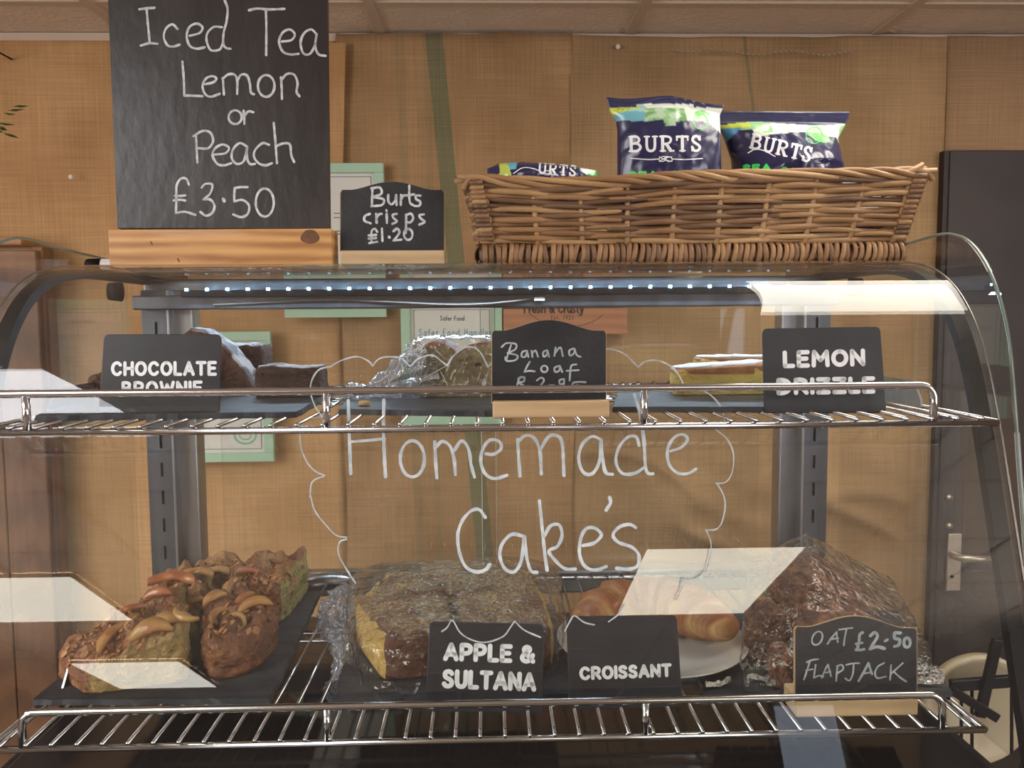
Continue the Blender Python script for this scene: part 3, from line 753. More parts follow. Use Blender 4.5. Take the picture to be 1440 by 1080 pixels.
# uprights: slotted strip and smooth strip, with slots
def slot_post(s_):
    xo, xm, xi = s_*.470, s_*.432, s_*.402
    lo, hi = ZD, EYE+.045
    y = 1.12
    a, b = min(xo, xm), max(xo, xm)
    cx = (a+b)/2; sw = .0018; m_ = MB()
    m_.box(a, cx-sw, y, y+.003, lo, hi); m_.box(cx+sw, b, y, y+.003, lo, hi)
    z = hi-.052; prev = hi
    while z > lo:
        m_.box(cx-sw, cx+sw, y, y+.003, z+.0095, prev); prev = z-.0095; z -= .0385
    m_.box(cx-sw, cx+sw, y, y+.003, lo, prev)
    m_.mk('slotted_upright', STEEL_D, case)
    m_ = MB(); m_.box(min(xm, xi), max(xm, xi), y+.006, y+.009, lo, hi); m_.box(min(xm, xm+.004*-s_), max(xm, xm-.004*s_), y-.012, y+.008, lo, hi)
    m_.box(min(xi, xi+.003*s_), max(xi, xi+.003*s_), y+.002, y+.03, lo, hi)
    m_.mk('smooth_upright', STEEL, case, bevel=.001)
    m_ = MB().box(a+.001, b-.001, y+.015, y+.018, lo, hi); m_.mk('upright_backing', BLACK_RUB, case)
    c = Vector((s_*.482, 1.09, EYE+.042))
    MB().tube([c, c+Vector((s_*.012, -.01, 0))], [.013, .011], 16).mk('knob', BLACK_RUB, case, smooth=True)
slot_post(-1); slot_post(1)
# rail under the lid with the LED strip
MB().box(-.466, .466, 1.082, 1.13, EYE+.018, EYE+.0365).mk('top_rail', STEEL_D, case, bevel=.002)
MB().box(-.40, .40, 1.075, 1.082, EYE+.034, EYE+.043).mk('led_channel', M('led_channel', (.03, .03, .035), rough=.3, metal=.5), case, bevel=.001)
MB().box(-.47, .47, 1.13, 1.19, EYE+.036, EYE+.060).mk('rear_rail', STEEL, case, bevel=.002)
LED = M('led_light', (.28, .62, 1.0), emit=90)
ld = None
for k in range(31):
    x = -.392+k*.0262
    m_ = MB().box(x-.0018, x+.0018, 1.0735, 1.075, EYE+.0422, EYE+.0452)
    m_.mk('led', LED, case)
# power cable along the rail
MB().tube(crom([(-.36, 1.08, EYE+.024), (-.2, 1.078, EYE+.029), (-.05, 1.078, EYE+.022), (.03, 1.077, EYE+.026), (.09, 1.078, EYE+.036)], .02), .0016, 6).mk('cable', M('cable', (.12, .10, .09), rough=.6), case, smooth=True)
MB().box(.058, .072, 1.074, 1.081, EYE+.026, EYE+.031).mk('cable_clip', M('clip', (.45, .43, .42), rough=.5), case, bevel=.001)
# deck, rear ledge, sliding rear panes, plinth
MB().box(-.50, .50, .60, 1.24, ZD-.02, ZD).mk('deck', DECK, case, bevel=.003)
MB().box(-.53, .53, .58, 1.26, .90, ZD-.02).mk('base_panel', BLACK_RUB, case, bevel=.004)
MB().box(-.60, .60, .50, 1.32, .0, .90).mk('counter_body', M('counter_wood', (.12, .07, .04), (.18, .10, .06), 6, .5), case, bevel=.004)
MB().box(-.44, .44, 1.165, 1.195, ZL-.03, ZL+.004).mk('rear_ledge', STEEL, case, bevel=.003)
x677 = PY(677, 600, 1.205).x; x696 = PY(697, 600, 1.215).x
MB().box(-.40, x696, 1.212, 1.217, ZD, EYE+.05).mk('sliding_pane', G_CLEAR, case)
MB().box(x677, .40, 1.203, 1.208, ZD, EYE+.05).mk('sliding_pane', G_CLEAR, case)
for x, y in ((x677, 1.2015), (x696, 1.2105)):
    MB().box(x-.0006, x+.0006, y, y+.0012, ZL, EYE+.02).mk('pane_edge', M('pane_edge', (.5, .5, .42), rough=.3), case)
# grey latch plate at the back
a = PY(524, 803, 1.15); b = PY(592, 795, 1.15)
MB().box(a.x, b.x, 1.15, 1.16, a.z-.004, b.z).mk('latch_plate', STEEL_D, case, bevel=.002)
a = PY(488, 830, 1.13); b = PY(562, 801, 1.13)
m_ = MB().box(a.x, b.x, 1.13, 1.134, a.z, b.z); m_.mk('latch_plate', STEEL, case, bevel=.002)
a = PY(505, 814, 1.128); b = PY(525, 812, 1.128)
MB().box(a.x, b.x, 1.1285, 1.13, a.z-.001, b.z+.001).mk('latch_slot', BLACK_RUB, case)
a = PY(425, 818, 1.14); b = PY(500, 816, 1.14)
MB().tube([a, b], .013, 16).mk('roller', STEEL, case, smooth=True)

# white marker writing on the outside of the glass
g = MB(); W = 4.6
def gs(pts, w_=W, **k): stroke(g, pts, w_, glass_hit, 3.0, vary=.35, **k)
A = lambda p: S(400, 470, 4.235, p)
Bq = lambda p: S(700, 440, 4.0, p)
Cq = lambda p: S(400, 660, 4.0, p)
Dq = lambda p: S(720, 660, 4.153, p)
gs(A([(380, 395), (386, 600), (395, 830)])); gs(A([(592, 392), (590, 600), (602, 850)])); gs(A([(402, 640), (500, 632), (596, 622)]), 4)
gs(A(ell(762, 742, 72, 108)))
gs(A([(895, 640), (900, 750), (908, 855)])); gs(A([(902, 672), (940, 638), (985, 665), (1010, 740), (1018, 835)])); gs(A([(1013, 690), (1055, 635), (1095, 680), (1112, 780), (1132, 850)]))
gs(A([(1200, 712), (1245, 715), (1290, 682), (1280, 640), (1225, 630), (1182, 682), (1170, 760), (1195, 830), (1250, 860), (1325, 840)]))
gs(Bq([(112, 712), (118, 820), (125, 918)])); gs(Bq([(115, 725), (150, 692), (200, 700), (235, 770), (245, 905)])); gs(Bq([(240, 768), (285, 697), (330, 690), (362, 732), (372, 915)]))
gs(Bq([(580, 712), (530, 695), (475, 740), (455, 820), (480, 895), (530, 905), (570, 840), (582, 715)])); gs(Bq([(580, 712), (590, 820), (607, 898), (645, 908)]))
gs(Bq([(795, 745), (778, 697), (730, 700), (680, 760), (665, 840), (700, 902), (770, 902), (825, 868)])); gs(Bq([(768, 460), (800, 570), (822, 720), (830, 860), (845, 902), (872, 905)]))
gs(Bq([(970, 778), (1030, 757), (1068, 712), (1040, 683), (990, 703), (955, 770), (963, 850), (1010, 900), (1070, 903), (1115, 878)]), 4)
gs(Cq([(1130, 270), (1095, 226), (1048, 235), (1000, 290), (975, 370), (985, 470), (1020, 548), (1080, 577), (1130, 565), (1155, 535)]))
gs(Cq([(1350, 378), (1280, 366), (1225, 420), (1212, 490), (1240, 558), (1290, 577), (1330, 520), (1348, 390)])); gs(Cq([(1350, 378), (1360, 480), (1385, 568), (1420, 580)]))
gs(Dq([(160, 185), (175, 330), (190, 480), (205, 590)])); gs(Dq([(190, 388), (225, 330), (275, 325), (292, 385), (265, 450), (215, 478), (260, 540), (310, 580), (370, 582)]))
gs(Dq([(415, 445), (480, 430), (522, 382), (480, 342), (430, 350), (400, 410), (395, 500), (428, 568), (490, 588), (550, 568)]))
gs(Dq([(570, 165), (576, 195), (550, 238)]), 5)
gs(Dq([(722, 340), (690, 322), (630, 335), (590, 382), (620, 425), (700, 455), (740, 500), (735, 560), (690, 582), (610, 578)]))
g.mk('marker_lettering', MARKER, cg)
g = MB()
cloud = [A([(225, 492), (180, 425), (155, 340), (165, 270), (205, 212), (272, 192)]), A([(272, 195), (330, 160), (430, 133), (500, 160), (525, 190)]), A([(525, 190), (555, 152), (605, 135), (690, 142), (745, 188)]),
 A([(750, 190), (800, 145), (880, 125), (940, 165), (970, 187)]), A([(970, 187), (1010, 125), (1090, 75), (1160, 100), (1212, 195)]), A([(1212, 195), (1290, 120), (1360, 90)]),
 Bq([(0, 245), (60, 200), (130, 195), (200, 215), (245, 265)]), Bq([(245, 265), (290, 202), (370, 175), (440, 200), (505, 265)]), Bq([(505, 265), (540, 222), (620, 203), (710, 230), (790, 305)]),
 Bq([(790, 305), (830, 273), (900, 268), (980, 305), (1030, 370), (1050, 427)]), Bq([(1045, 428), (1130, 430), (1200, 465), (1255, 530), (1278, 615)]), Bq([(1278, 612), (1250, 640), (1225, 655)]),
 Bq([(1225, 655), (1290, 710), (1325, 790), (1320, 890), (1285, 950), (1228, 960)]), Dq([(1195, 78), (1235, 150), (1245, 220), (1225, 310), (1192, 350), (1130, 355)]), Dq([(1135, 355), (1160, 420), (1160, 500), (1125, 600), (1060, 638), (1000, 634)]),
 Dq([(1000, 635), (990, 695), (960, 760)]), Dq([(660, 788), (630, 840), (565, 890)]), Dq([(480, 908), (420, 893), (365, 855), (340, 885), (308, 945)]),
 Cq([(885, 912), (915, 890), (945, 850), (990, 920), (1060, 962), (1140, 972), (1230, 940), (1270, 890), (1295, 853)]), Cq([(1295, 855), (1350, 905), (1440, 945)]),
 A([(225, 492), (130, 510), (95, 580), (100, 680), (140, 770), (190, 820), (238, 840)]), A([(235, 845), (165, 880), (152, 970)]), Cq([(145, 140), (170, 230), (230, 310), (290, 370), (350, 383)]), Cq([(350, 393), (310, 410), (305, 480), (360, 580), (400, 640)])]
THIN = M('thin_marker', (.32, .36, .38), (.52, .56, .58), 120, .7)
for c_ in cloud:
    g = MB(); stroke(g, c_, 2.0, glass_hit, 3.0, vary=.5); g.mk('marker_arc', THIN, cg)

# ------------------------------------------------------------------ wire shelves
def shelf(zt, label, posts, xL, xR, braces):
    t = thing('wire_shelf', (0, .93, zt-.01), label, 'shelf')
    hw = .432; yf, yb = .702, 1.155; r_ = .0022
    xs = [-.432+.0221*k for k in range(40)]
    for x in xs:
        MB().tube([(x, yf-.003, zt), (x, yb, zt)], .0017, 8).mk('wire', CHROME, t, smooth=True)
    for i in range(1, 2): pass
    for nm_, y, rr, zz in (('front_wire', yf, .0032, zt-.0045), ('back_wire', yb, .0028, zt-.004), ('cross_wire', yf+.26, .0028, zt-.004), ('cross_wire', yf+.235, .0026, zt-.004)):
        MB().tube([(-hw-.012, y, zz), (hw+.012, y, zz)], rr, 10).mk(nm_, CHROME, t, smooth=True)
    for s_ in (-1, 1):
        MB().tube([(s_*(hw+.012), yf, zt-.0045), (s_*(hw+.011), yb, zt-.0045)], .0032, 10).mk('side_wire', CHROME, t, smooth=True)
        m_ = MB(); x0 = s_*(hw-.004)
        m_.prism([Vector((x0, .80, zt-.006)), Vector((x0, .80, zt+.006)), Vector((x0, .815, zt+.024)), Vector((x0, 1.119, zt+.030)), Vector((x0, 1.119, zt-.012))], (s_*.002, 0, 0))
        m_.mk('side_bracket', STEEL, t)
    zr = zt+.029
    P = [(xL, yf, zt-.002), (xL, yf, zr-.012)]+[(xL+.012-.012*math.cos(R(a)), yf, zr-.012+.012*math.sin(R(a))) for a in (20, 40, 60, 80)]
    P += [(xR-.012+.012*math.sin(R(a)), yf, zr-.012+.012*math.cos(R(a))) for a in (0, 20, 40, 60, 80)]+[(xR, yf, zr-.014), (xR, yf, zt-.002)]
    MB().tube(P, .0034, 10).mk('guard_rail', CHROME, t, smooth=True)
    for x in posts: MB().tube([(x, yf, zt-.002), (x, yf, zr-.002)], .0033, 10).mk('rail_post', CHROME, t, smooth=True)
    return t
def sx(px, py): return PY(px, py, .702).x
shelf(ZL, 'lower chrome wire shelf carrying the large cakes', [sx(460, 1015), sx(908, 1010)], sx(30, 1010), sx(1325, 1005), 0)
shelf(ZU, 'upper chrome wire shelf carrying brownies and loaf', [sx(37, 575), sx(459, 570), sx(906, 565)], -.452, sx(1313, 570), 0)
# ================================================================== BOARDS, TAGS
def rpoly(corners, r, n=5):
    """rounded polygon in pixels"""
    out = []; N = len(corners)
    for i in range(N):
        p = Vector(corners[i]+(0,)) if len(corners[i]) == 2 else Vector(corners[i]); a = Vector((*corners[i-1], 0)); b = Vector((*corners[(i+1) % N], 0))
        rr = min(r, (a-p).length*.45, (b-p).length*.45)
        p1 = p+(a-p).normalized()*rr; p2 = p+(b-p).normalized()*rr
        for k in range(n+1):
            t = k/n; q = p1*(1-t)**2+p*2*t*(1-t)+p2*t*t; out.append((q.x, q.y))
    return out
def lean_map(z, Y, lean, off=0.0):
    n = Vector((0, -math.cos(R(lean)), math.sin(R(lean))))
    return plane_map((0, Y, z), n, off), n
def plate(name, pix, fmap, n, depth, mat, parent, bevel=.0006):
    P = [fmap(x, y) for x, y in pix]
    if ((P[1]-P[0]).cross(P[2]-P[1])).dot(n) < 0 or True: pass
    m_ = MB().prism(P, -n*depth); return m_.mk(name, mat, parent, bevel=bevel)
def printed_tag(corners, z, lean, label, words):
    yb = (corners[2][1]+corners[3][1])/2; xb = (corners[2][0]+corners[3][0])/2
    Y = PZ(xb, yb, z).y
    f, n = lean_map(z, Y, lean); f2, _ = lean_map(z, Y, lean, .0005)
    b = f(xb, yb)
    t = thing('price_tag', (b.x, Y, z), label, 'price tag')
    tp_ = plate('tag_plate', rpoly(corners, 8), f, n, .0025, TAG, t)
    l, r = f(corners[3][0]+8, corners[3][1]), f(corners[2][0]-8, corners[2][1])
    MB().box(l.x, r.x, Y+.0035, Y+.035, z+.0003, z+.0023).mk('stand_foot', TAG, t, bevel=.0005)
    for (s, p0, p1, h, wd) in words:
        g = MB(); ptext(g, s, p0, p1, h, wd, f2); g.mk('lettering', PRINT, tp_)
    return t
printed_tag([(146, 470), (311, 470), (308, 588), (138, 588)], ZU, 6, 'black plastic tag with white print reading CHOCOLATE BROWNIE',
            [('CHOCOLATE', (156, 529), (305, 528.5), 21, 4.6), ('BROWNIE', (171, 557), (285, 556), 21, 4.6)])
printed_tag([(1072, 462), (1238, 459), (1247, 581), (1075, 581)], ZU, 6, 'black plastic tag with white print reading LEMON DRIZZLE',
            [('LEMON', (1101, 518), (1217, 515), 25, 6.2), ('DRIZZLE', (1092, 556), (1231, 553.5), 24.5, 6.2)])
printed_tag([(604, 874), (765, 878), (762, 1005), (598, 1000)], ZL, 8, 'black plastic tag with white print reading APPLE & SULTANA',
            [('APPLE &', (623, 929.5), (752.5, 933.5), 26.5, 6.6), ('SULTANA', (621, 968), (754, 973), 27.5, 6.6)])
printed_tag([(796, 867), (952, 865), (960, 994), (801, 999)], ZL, 8, 'black plastic tag with white print reading CROISSANT',
            [('CROISSANT', (815, 957), (945, 952), 19.5, 4.8)])

def arch(x0, x1, ys, yt, yb0, yb1, n=26, sh=.0):
    """outline of a small chalkboard with a shallow arched head (pixels)"""
    pts = []
    for k in range(n+1):
        u = k/n; e = max(0, min(1, (u-.10)/.80)); h = .5-.5*math.cos(2*math.pi*e); h = h**.75
        pts.append((x0+(x1-x0)*u, ys[0]*(1-u)+ys[1]*u-(ys[0]*.5+ys[1]*.5-yt)*h))
    a, b = pts[0], pts[-1]
    pts[0] = (a[0]+2.5, a[1]); pts.insert(0, (a[0], a[1]+4)); pts[-1] = (b[0]-2.5, b[1]); pts.append((b[0], b[1]+4))
    return pts+[(x1+sh, yb1), (x0+sh, yb0)]
def chalkboard(outline, z, Yf, base, depth, label, strokes, wd, lean=4, mat=CHALKB, edge=True, bdepth=.004, boardY=.010, wmat=CHALK):
    """base = (x0,y0,x1,y1) pixels of the front of the wooden foot"""
    x0, y0, x1, y1 = base
    a = PY(x0, y1, Yf); b = PY(x1, y0, Yf)
    t = thing('chalkboard_sign', ((a.x+b.x)/2, Yf+depth/2, z), label, 'sign')
    zt_ = PY((x0+x1)/2, y0, Yf).z
    MB().box(a.x, b.x, Yf, Yf+depth, z, zt_).mk('wooden_base', BIRCH if edge else PINE, t, bevel=.0015)
    f, n = lean_map(zt_, Yf+boardY, lean); f2, _ = lean_map(zt_, Yf+boardY, lean, .0006)
    if edge:
        fb, _ = lean_map(zt_, Yf+boardY, lean, -.0012)
        bo_ = plate('board', outline, f, n, .0012, mat, t, bevel=0)
        cx = sum(p[0] for p in outline)/len(outline); cy = sum(p[1] for p in outline)/len(outline)
        o2 = [(cx+(p[0]-cx)*1.012+.0, cy+(p[1]-cy)*1.014) for p in outline]
        plate('board_edge', o2, fb, n, bdepth, BIRCH_E, t, bevel=0)
    else:
        bo_ = plate('board', outline, f, n, bdepth, mat, t)
    for grp in strokes:
        g = MB()
        for item in grp:
            p, w_ = (item if isinstance(item, tuple) and isinstance(item[1], (int, float)) and isinstance(item[0], list) else (item, wd))
            stroke(g, p, w_, f2, 1.6, vary=.3)
        g.mk('chalk_lettering', wmat, bo_)
    return t
T1 = lambda p: S(180, 0, 4.966, p)
T2 = lambda p: S(180, 160, 4.966, p)
T0 = lambda p: S(0, 0, 2.7, p)
iced = [T1([(80, 65), (130, 58), (185, 54)]), T1([(130, 65), (140, 180), (152, 300)]), T1([(90, 318), (150, 302), (205, 306)]),
 T1([(345, 202), (310, 170), (265, 200), (250, 260), (275, 315), (315, 325), (360, 312)]),
 T1([(430, 250), (500, 230), (520, 190), (480, 165), (430, 188), (410, 250), (430, 318), (480, 340), (535, 330)]),
 T1([(655, 190), (600, 188), (555, 230), (550, 290), (580, 350), (640, 345), (663, 300)]), T1([(675, 0), (695, 60), (688, 150), (668, 230), (666, 310), (690, 337), (715, 340)]),
 T1([(845, 72), (900, 60), (990, 66), (1092, 62)]), T1([(963, 70), (966, 200), (965, 385)]),
 T1([(1075, 290), (1140, 280), (1165, 240), (1130, 206), (1080, 228), (1055, 290), (1080, 358), (1130, 380), (1190, 376)]),
 T1([(1318, 240), (1280, 206), (1230, 232), (1205, 300), (1225, 372), (1270, 376), (1303, 320), (1316, 245)]), T1([(1318, 240), (1308, 320), (1330, 378), (1380, 390)])]
lemon = [T1([(380, 430), (390, 560), (393, 665)]), T1([(393, 668), (440, 668), (520, 672)]),
 T1([(530, 588), (590, 577), (618, 550), (590, 532), (545, 548), (520, 600), (540, 658), (580, 675), (640, 655)]),
 T1([(662, 545), (666, 600), (670, 660)]), T1([(660, 552), (700, 520), (745, 522), (763, 565), (762, 655)]), T1([(765, 560), (790, 522), (830, 527), (850, 580), (858, 645), (880, 658)]),
 T1(ell(965, 600, 58, 76)), T1([(1068, 540), (1073, 610), (1075, 690)]), T1([(1070, 560), (1110, 517), (1160, 522), (1184, 580), (1177, 640), (1197, 672)])]
orr = [T0(ell(893, 445, 25, 26)), T0([(925, 420), (927, 445), (928, 470)]), T0([(928, 440), (943, 423), (962, 426)])]
peach = [T2([(475, 150), (480, 250), (485, 340)]), T2([(458, 156), (520, 120), (575, 132), (594, 190), (560, 240), (490, 240)]),
 T2([(600, 285), (680, 275), (705, 237), (660, 215), (610, 240), (590, 290), (622, 348), (670, 360), (720, 345)]),
 T2([(830, 228), (780, 205), (733, 250), (725, 310), (760, 350), (808, 330), (830, 245)]), T2([(832, 230), (832, 310), (852, 350), (885, 350)]),
 T2([(985, 217), (940, 205), (890, 250), (880, 300), (912, 345), (960, 360), (1005, 345)]),
 T2([(1018, 65), (1030, 200), (1040, 345)]), T2([(1035, 225), (1085, 207), (1130, 215), (1140, 290), (1160, 337)])]
price = [T2([(425, 495), (408, 455), (370, 453), (340, 500), (338, 580), (335, 690)]), T2([(335, 692), (400, 685), (470, 706)]), T2([(330, 572), (365, 574), (400, 570)]), T2([(320, 605), (360, 600), (400, 606)]),
 T2([(515, 515), (540, 490), (588, 495), (575, 555), (527, 598)]), T2([(527, 598), (575, 600), (603, 640), (590, 690), (545, 712), (505, 685)]), (T2([(665, 595), (670, 602), (672, 610)]), 4.2),
 T2([(835, 512), (790, 512), (745, 518)]), T2([(745, 518), (742, 570), (742, 612)]), T2([(742, 612), (800, 602), (845, 640), (835, 700), (790, 722), (735, 703)]), T2(ell(955, 620, 63, 98))]
ice = chalkboard([(149, -60), (459, -60), (463, 322), (165, 321)], ZT, 1.05, (154, 322, 466, 375), .045,
    'large black board reading Iced Tea Lemon or Peach £3.50 on a pine base', [iced, lemon, orr, peach, price], 3.3, lean=3, mat=BOARD, edge=False, bdepth=.012, boardY=.014)
# knot and grain marks in the pine base
kp = plane_map((0, 1.05, 0), (0, -1, 0), .0004)
g = MB(); c = [kp(436+13*math.cos(a)*(1+.1*math.sin(3*a)), 333+10*math.sin(a)) for a in [i*math.pi/12 for i in range(24)]]
g.add(c, [tuple(range(24))]); g.mk('knot', KNOT, ice)
g = MB()
for (x, y) in ((212, 340), (250, 364)): stroke(g, [(x, y), (x+2, y+4)], 2, kp)
g.mk('knot', KNOT, ice)
Q = lambda p: S(460, 0, 2.7, p)
b1 = [Q([(172, 715), (171, 750), (170, 780)]), Q([(168, 715), (200, 712), (206, 735), (175, 748)]), Q([(175, 748), (214, 757), (208, 778), (168, 783)]),
 Q([(232, 740), (233, 765), (245, 776), (258, 762), (262, 740)]), Q([(262, 740), (264, 778)]), Q([(281, 740), (280, 760), (280, 778)]), Q([(281, 758), (290, 743), (303, 742)]),
 Q([(312, 705), (312, 750), (316, 772), (326, 778)]), Q([(298, 742), (330, 738)]), Q([(354, 743), (338, 743), (338, 756), (354, 766), (350, 781), (332, 782)])]
b2 = [Q([(162, 812), (144, 820), (142, 838), (165, 848)]), Q([(186, 812), (188, 846)]), Q([(188, 828), (197, 814), (207, 812)]), Q([(226, 812), (227, 846)]), Q([(225, 798), (226, 801)]),
 Q([(264, 812), (248, 816), (254, 830), (266, 840), (248, 850)]), Q([(300, 815), (300, 850), (298, 885)]), Q([(300, 817), (318, 811), (327, 828), (316, 844), (300, 843)]), Q([(367, 814), (350, 817), (356, 830), (371, 842), (350, 853)])]
b3 = [Q([(190, 880), (181, 868), (169, 878), (169, 900), (168, 921)]), Q([(160, 923), (190, 918)]), Q([(158, 894), (186, 892)]), Q([(158, 906), (186, 904)]), Q([(208, 868), (210, 915)]), (Q([(235, 899), (237, 902)]), 3.6),
 Q([(252, 878), (265, 868), (275, 880), (266, 897), (252, 913)]), Q([(252, 913), (282, 910)]), Q(ell(308, 890, 16, 21))]
chalkboard(arch(479, 624, (267, 267), 255.5, 352, 352), ZT, 1.055, (479, 352, 625, 374), .03, 'small arched chalkboard reading Burts crisps £1.20 on a pale wood foot', [b1, b2, b3], 3.3, lean=2)
V7 = lambda p: S(700, 440, 4.0, p)
n1_ = [V7([(22, 192), (50, 170), (102, 176), (98, 205), (55, 225)]), V7([(75, 180), (60, 225), (48, 262)]), V7([(55, 225), (110, 240), (98, 266), (50, 270), (42, 250)]),
 V7([(160, 212), (138, 220), (134, 245), (155, 246), (165, 215)]), V7([(165, 213), (172, 248)]), V7([(190, 213), (195, 247)]), V7([(193, 228), (212, 212), (226, 246)]),
 V7([(278, 210), (256, 220), (258, 246), (274, 238), (280, 212)]), V7([(280, 212), (288, 246)]), V7([(325, 195), (322, 222), (318, 242)]), V7([(322, 225), (352, 195), (366, 243)]),
 V7([(425, 200), (402, 213), (406, 240), (428, 228), (432, 202)]), V7([(432, 202), (445, 238), (466, 247)]),
 V7([(180, 275), (165, 300), (150, 332)]), V7([(150, 332), (178, 326), (207, 329)]), V7(ell(262, 315, 18, 18)), V7([(345, 298), (320, 308), (322, 331), (344, 326), (350, 300)]), V7([(350, 300), (362, 332)]),
 V7([(442, 290), (415, 296), (407, 335), (404, 380)]), V7([(388, 326), (455, 322)]),
 V7([(150, 362), (125, 362), (112, 395), (106, 430)]), V7([(115, 368), (148, 362), (146, 386), (118, 392), (150, 412)]), V7([(220, 380), (245, 364), (260, 380), (240, 408), (222, 430)]), V7([(222, 430), (262, 430)]), V7([(290, 408), (318, 408)]),
 V7([(372, 372), (348, 378), (350, 400), (370, 396), (374, 374)]), V7([(374, 374), (372, 402), (366, 430)]), V7([(494, 390), (460, 388), (425, 392)]), V7([(425, 392), (420, 410), (455, 406), (465, 425), (430, 438)])]
chalkboard(arch(692, 852, (465, 465), 450, 566, 562), ZU, PZ(775, 588, ZU).y, (693, 564, 857, 588), .032, 'arched chalkboard reading Banana Loaf £2.95 on a pale wood foot, upper shelf', [n1_], 2.5, lean=3, wmat=CHALK2)
X8 = lambda p: S(1040, 860, 4.0, p)
o1 = [X8(ell(437, 150, 27, 40, .45)), X8([(495, 182), (520, 145), (546, 115)]), X8([(546, 115), (548, 145), (552, 172)]), X8([(508, 156), (555, 150)]), X8([(560, 102), (600, 96), (634, 92)]), X8([(602, 98), (592, 145), (586, 190)]),
 (X8([(692, 118), (676, 130), (672, 170), (662, 212)]), 4), (X8([(655, 215), (680, 216), (700, 212)]), 4), (X8([(655, 182), (690, 176)]), 3.4), (X8([(736, 136), (760, 118), (776, 138), (758, 172), (735, 208)]), 4.4), (X8([(735, 210), (775, 198), (815, 208)]), 4.6), (X8([(818, 166), (832, 158)]), 3.6),
 (X8([(905, 120), (873, 122), (874, 150), (900, 158), (895, 188), (872, 196)]), 4.4), (X8(ell(942, 175, 18, 26)), 4.4)]
o2 = [X8([(395, 280), (380, 330), (362, 382)]), X8([(378, 285), (410, 272), (442, 268)]), X8([(374, 332), (412, 324)]), X8([(428, 300), (418, 370)]), X8([(418, 372), (450, 360), (470, 366)]), X8([(462, 372), (480, 330), (497, 298)]), X8([(497, 298), (506, 330), (514, 362)]), X8([(475, 345), (512, 338)]),
 X8([(552, 305), (546, 350), (544, 390)]), X8([(546, 308), (575, 300), (582, 325), (550, 347)]), X8([(600, 300), (635, 292), (672, 290)]), X8([(642, 295), (637, 350), (618, 388), (595, 376)]), (X8([(670, 390), (700, 338), (725, 290)]), 3.2), (X8([(725, 290), (735, 322), (745, 352)]), 3), (X8([(690, 350), (738, 342)]), 2.6),
 X8([(812, 290), (778, 310), (762, 345), (775, 374), (822, 366)]), X8([(852, 300), (850, 345), (846, 384)]), X8([(918, 290), (885, 320), (852, 350)]), X8([(868, 338), (900, 368), (938, 394)])]
chalkboard(arch(1119, 1289, (882, 884), 867, 984, 980), ZL, PZ(1200, 1008, ZL).y, (1120, 981, 1292, 1007), .034, 'arched chalkboard reading OAT FLAPJACK £2.50 on a pale wood foot', [o1, o2], 2.4, lean=5, wmat=CHALK2)
# white tube with a black cap lying on the lid
a = PY(122, 367, 1.10); b = PY(200, 371, 1.10)
rl = thing('paper_roll', (a.x+.03, 1.10, ZT), 'white tube with a black end lying behind the large board', 'tube')
rz = ZT+.0085
MB().tube([(a.x+.018, 1.10, rz), (a.x+.085, 1.105, rz)], .0083, 18).mk('tube_body', M('tube_white', (.66, .60, .60), rough=.5), rl, smooth=True)
MB().tube([(a.x, 1.10, rz), (a.x+.003, 1.10, rz), (a.x+.02, 1.10, rz)], [.0075, .0085, .0085], 18).mk('end_cap', BLACK_RUB, rl, smooth=True)

# ================================================================== SLATES AND CAKES
def slate(pix, z, label, th=.006):
    P = [PZ(x, y, z+th) for x, y in pix]; out = []
    for i in range(4):
        a, b = P[i], P[(i+1) % 4]
        for k in range(24):
            q = a.lerp(b, k/24); j = noise.noise((q.x*90, q.y*90, 2.2))*.0022+noise.noise((q.x*300, q.y*300, 5))*.0008
            n = (b-a).normalized().cross(Vector((0, 0, 1))); out.append(q+n*j)
    n = len(out); c = sum(out, Vector())/n
    m_ = MB(); low = []
    for i, q in enumerate(out):
        k = .0015+.0012*noise.noise((q.x*200, q.y*200, 8)); d = (q-c).normalized(); low.append(Vector((q.x+d.x*k, q.y+d.y*k, z+.0006)))
    m_.v = out+low
    m_.f = [tuple(range(n)), tuple(range(2*n-1, n-1, -1))]+[(i, i+n, (i+1) % n+n, (i+1) % n) for i in range(n)]
    t = m_.mk('slate_plate', SLATE, bevel=.0); tag(t, label, 'slate'); return t
slate([(46, 984), (379, 982), (450, 832), (232, 822)], ZL, 'dark slate under the apple cake slices, lower shelf left')
slate([(50, 584), (417, 579), (476, 545), (150, 548)], ZU, 'dark slate under the chocolate brownies, upper shelf left')
slate([(478, 575), (700, 578), (700, 550), (500, 548)], ZU, 'dark slate under the wrapped banana loaf, upper shelf middle')
slate([(862, 572), (1150, 572), (1105, 541), (872, 541)], ZU, 'dark slate under the lemon drizzle slices, upper shelf right')
slate([(470, 985), (805, 975), (780, 850), (505, 850)], ZL, 'dark slate under the wrapped apple and sultana cake')
slate([(985, 983), (1338, 972), (1262, 858), (1010, 858)], ZL, 'dark slate under the wrapped flapjacks, lower shelf right')

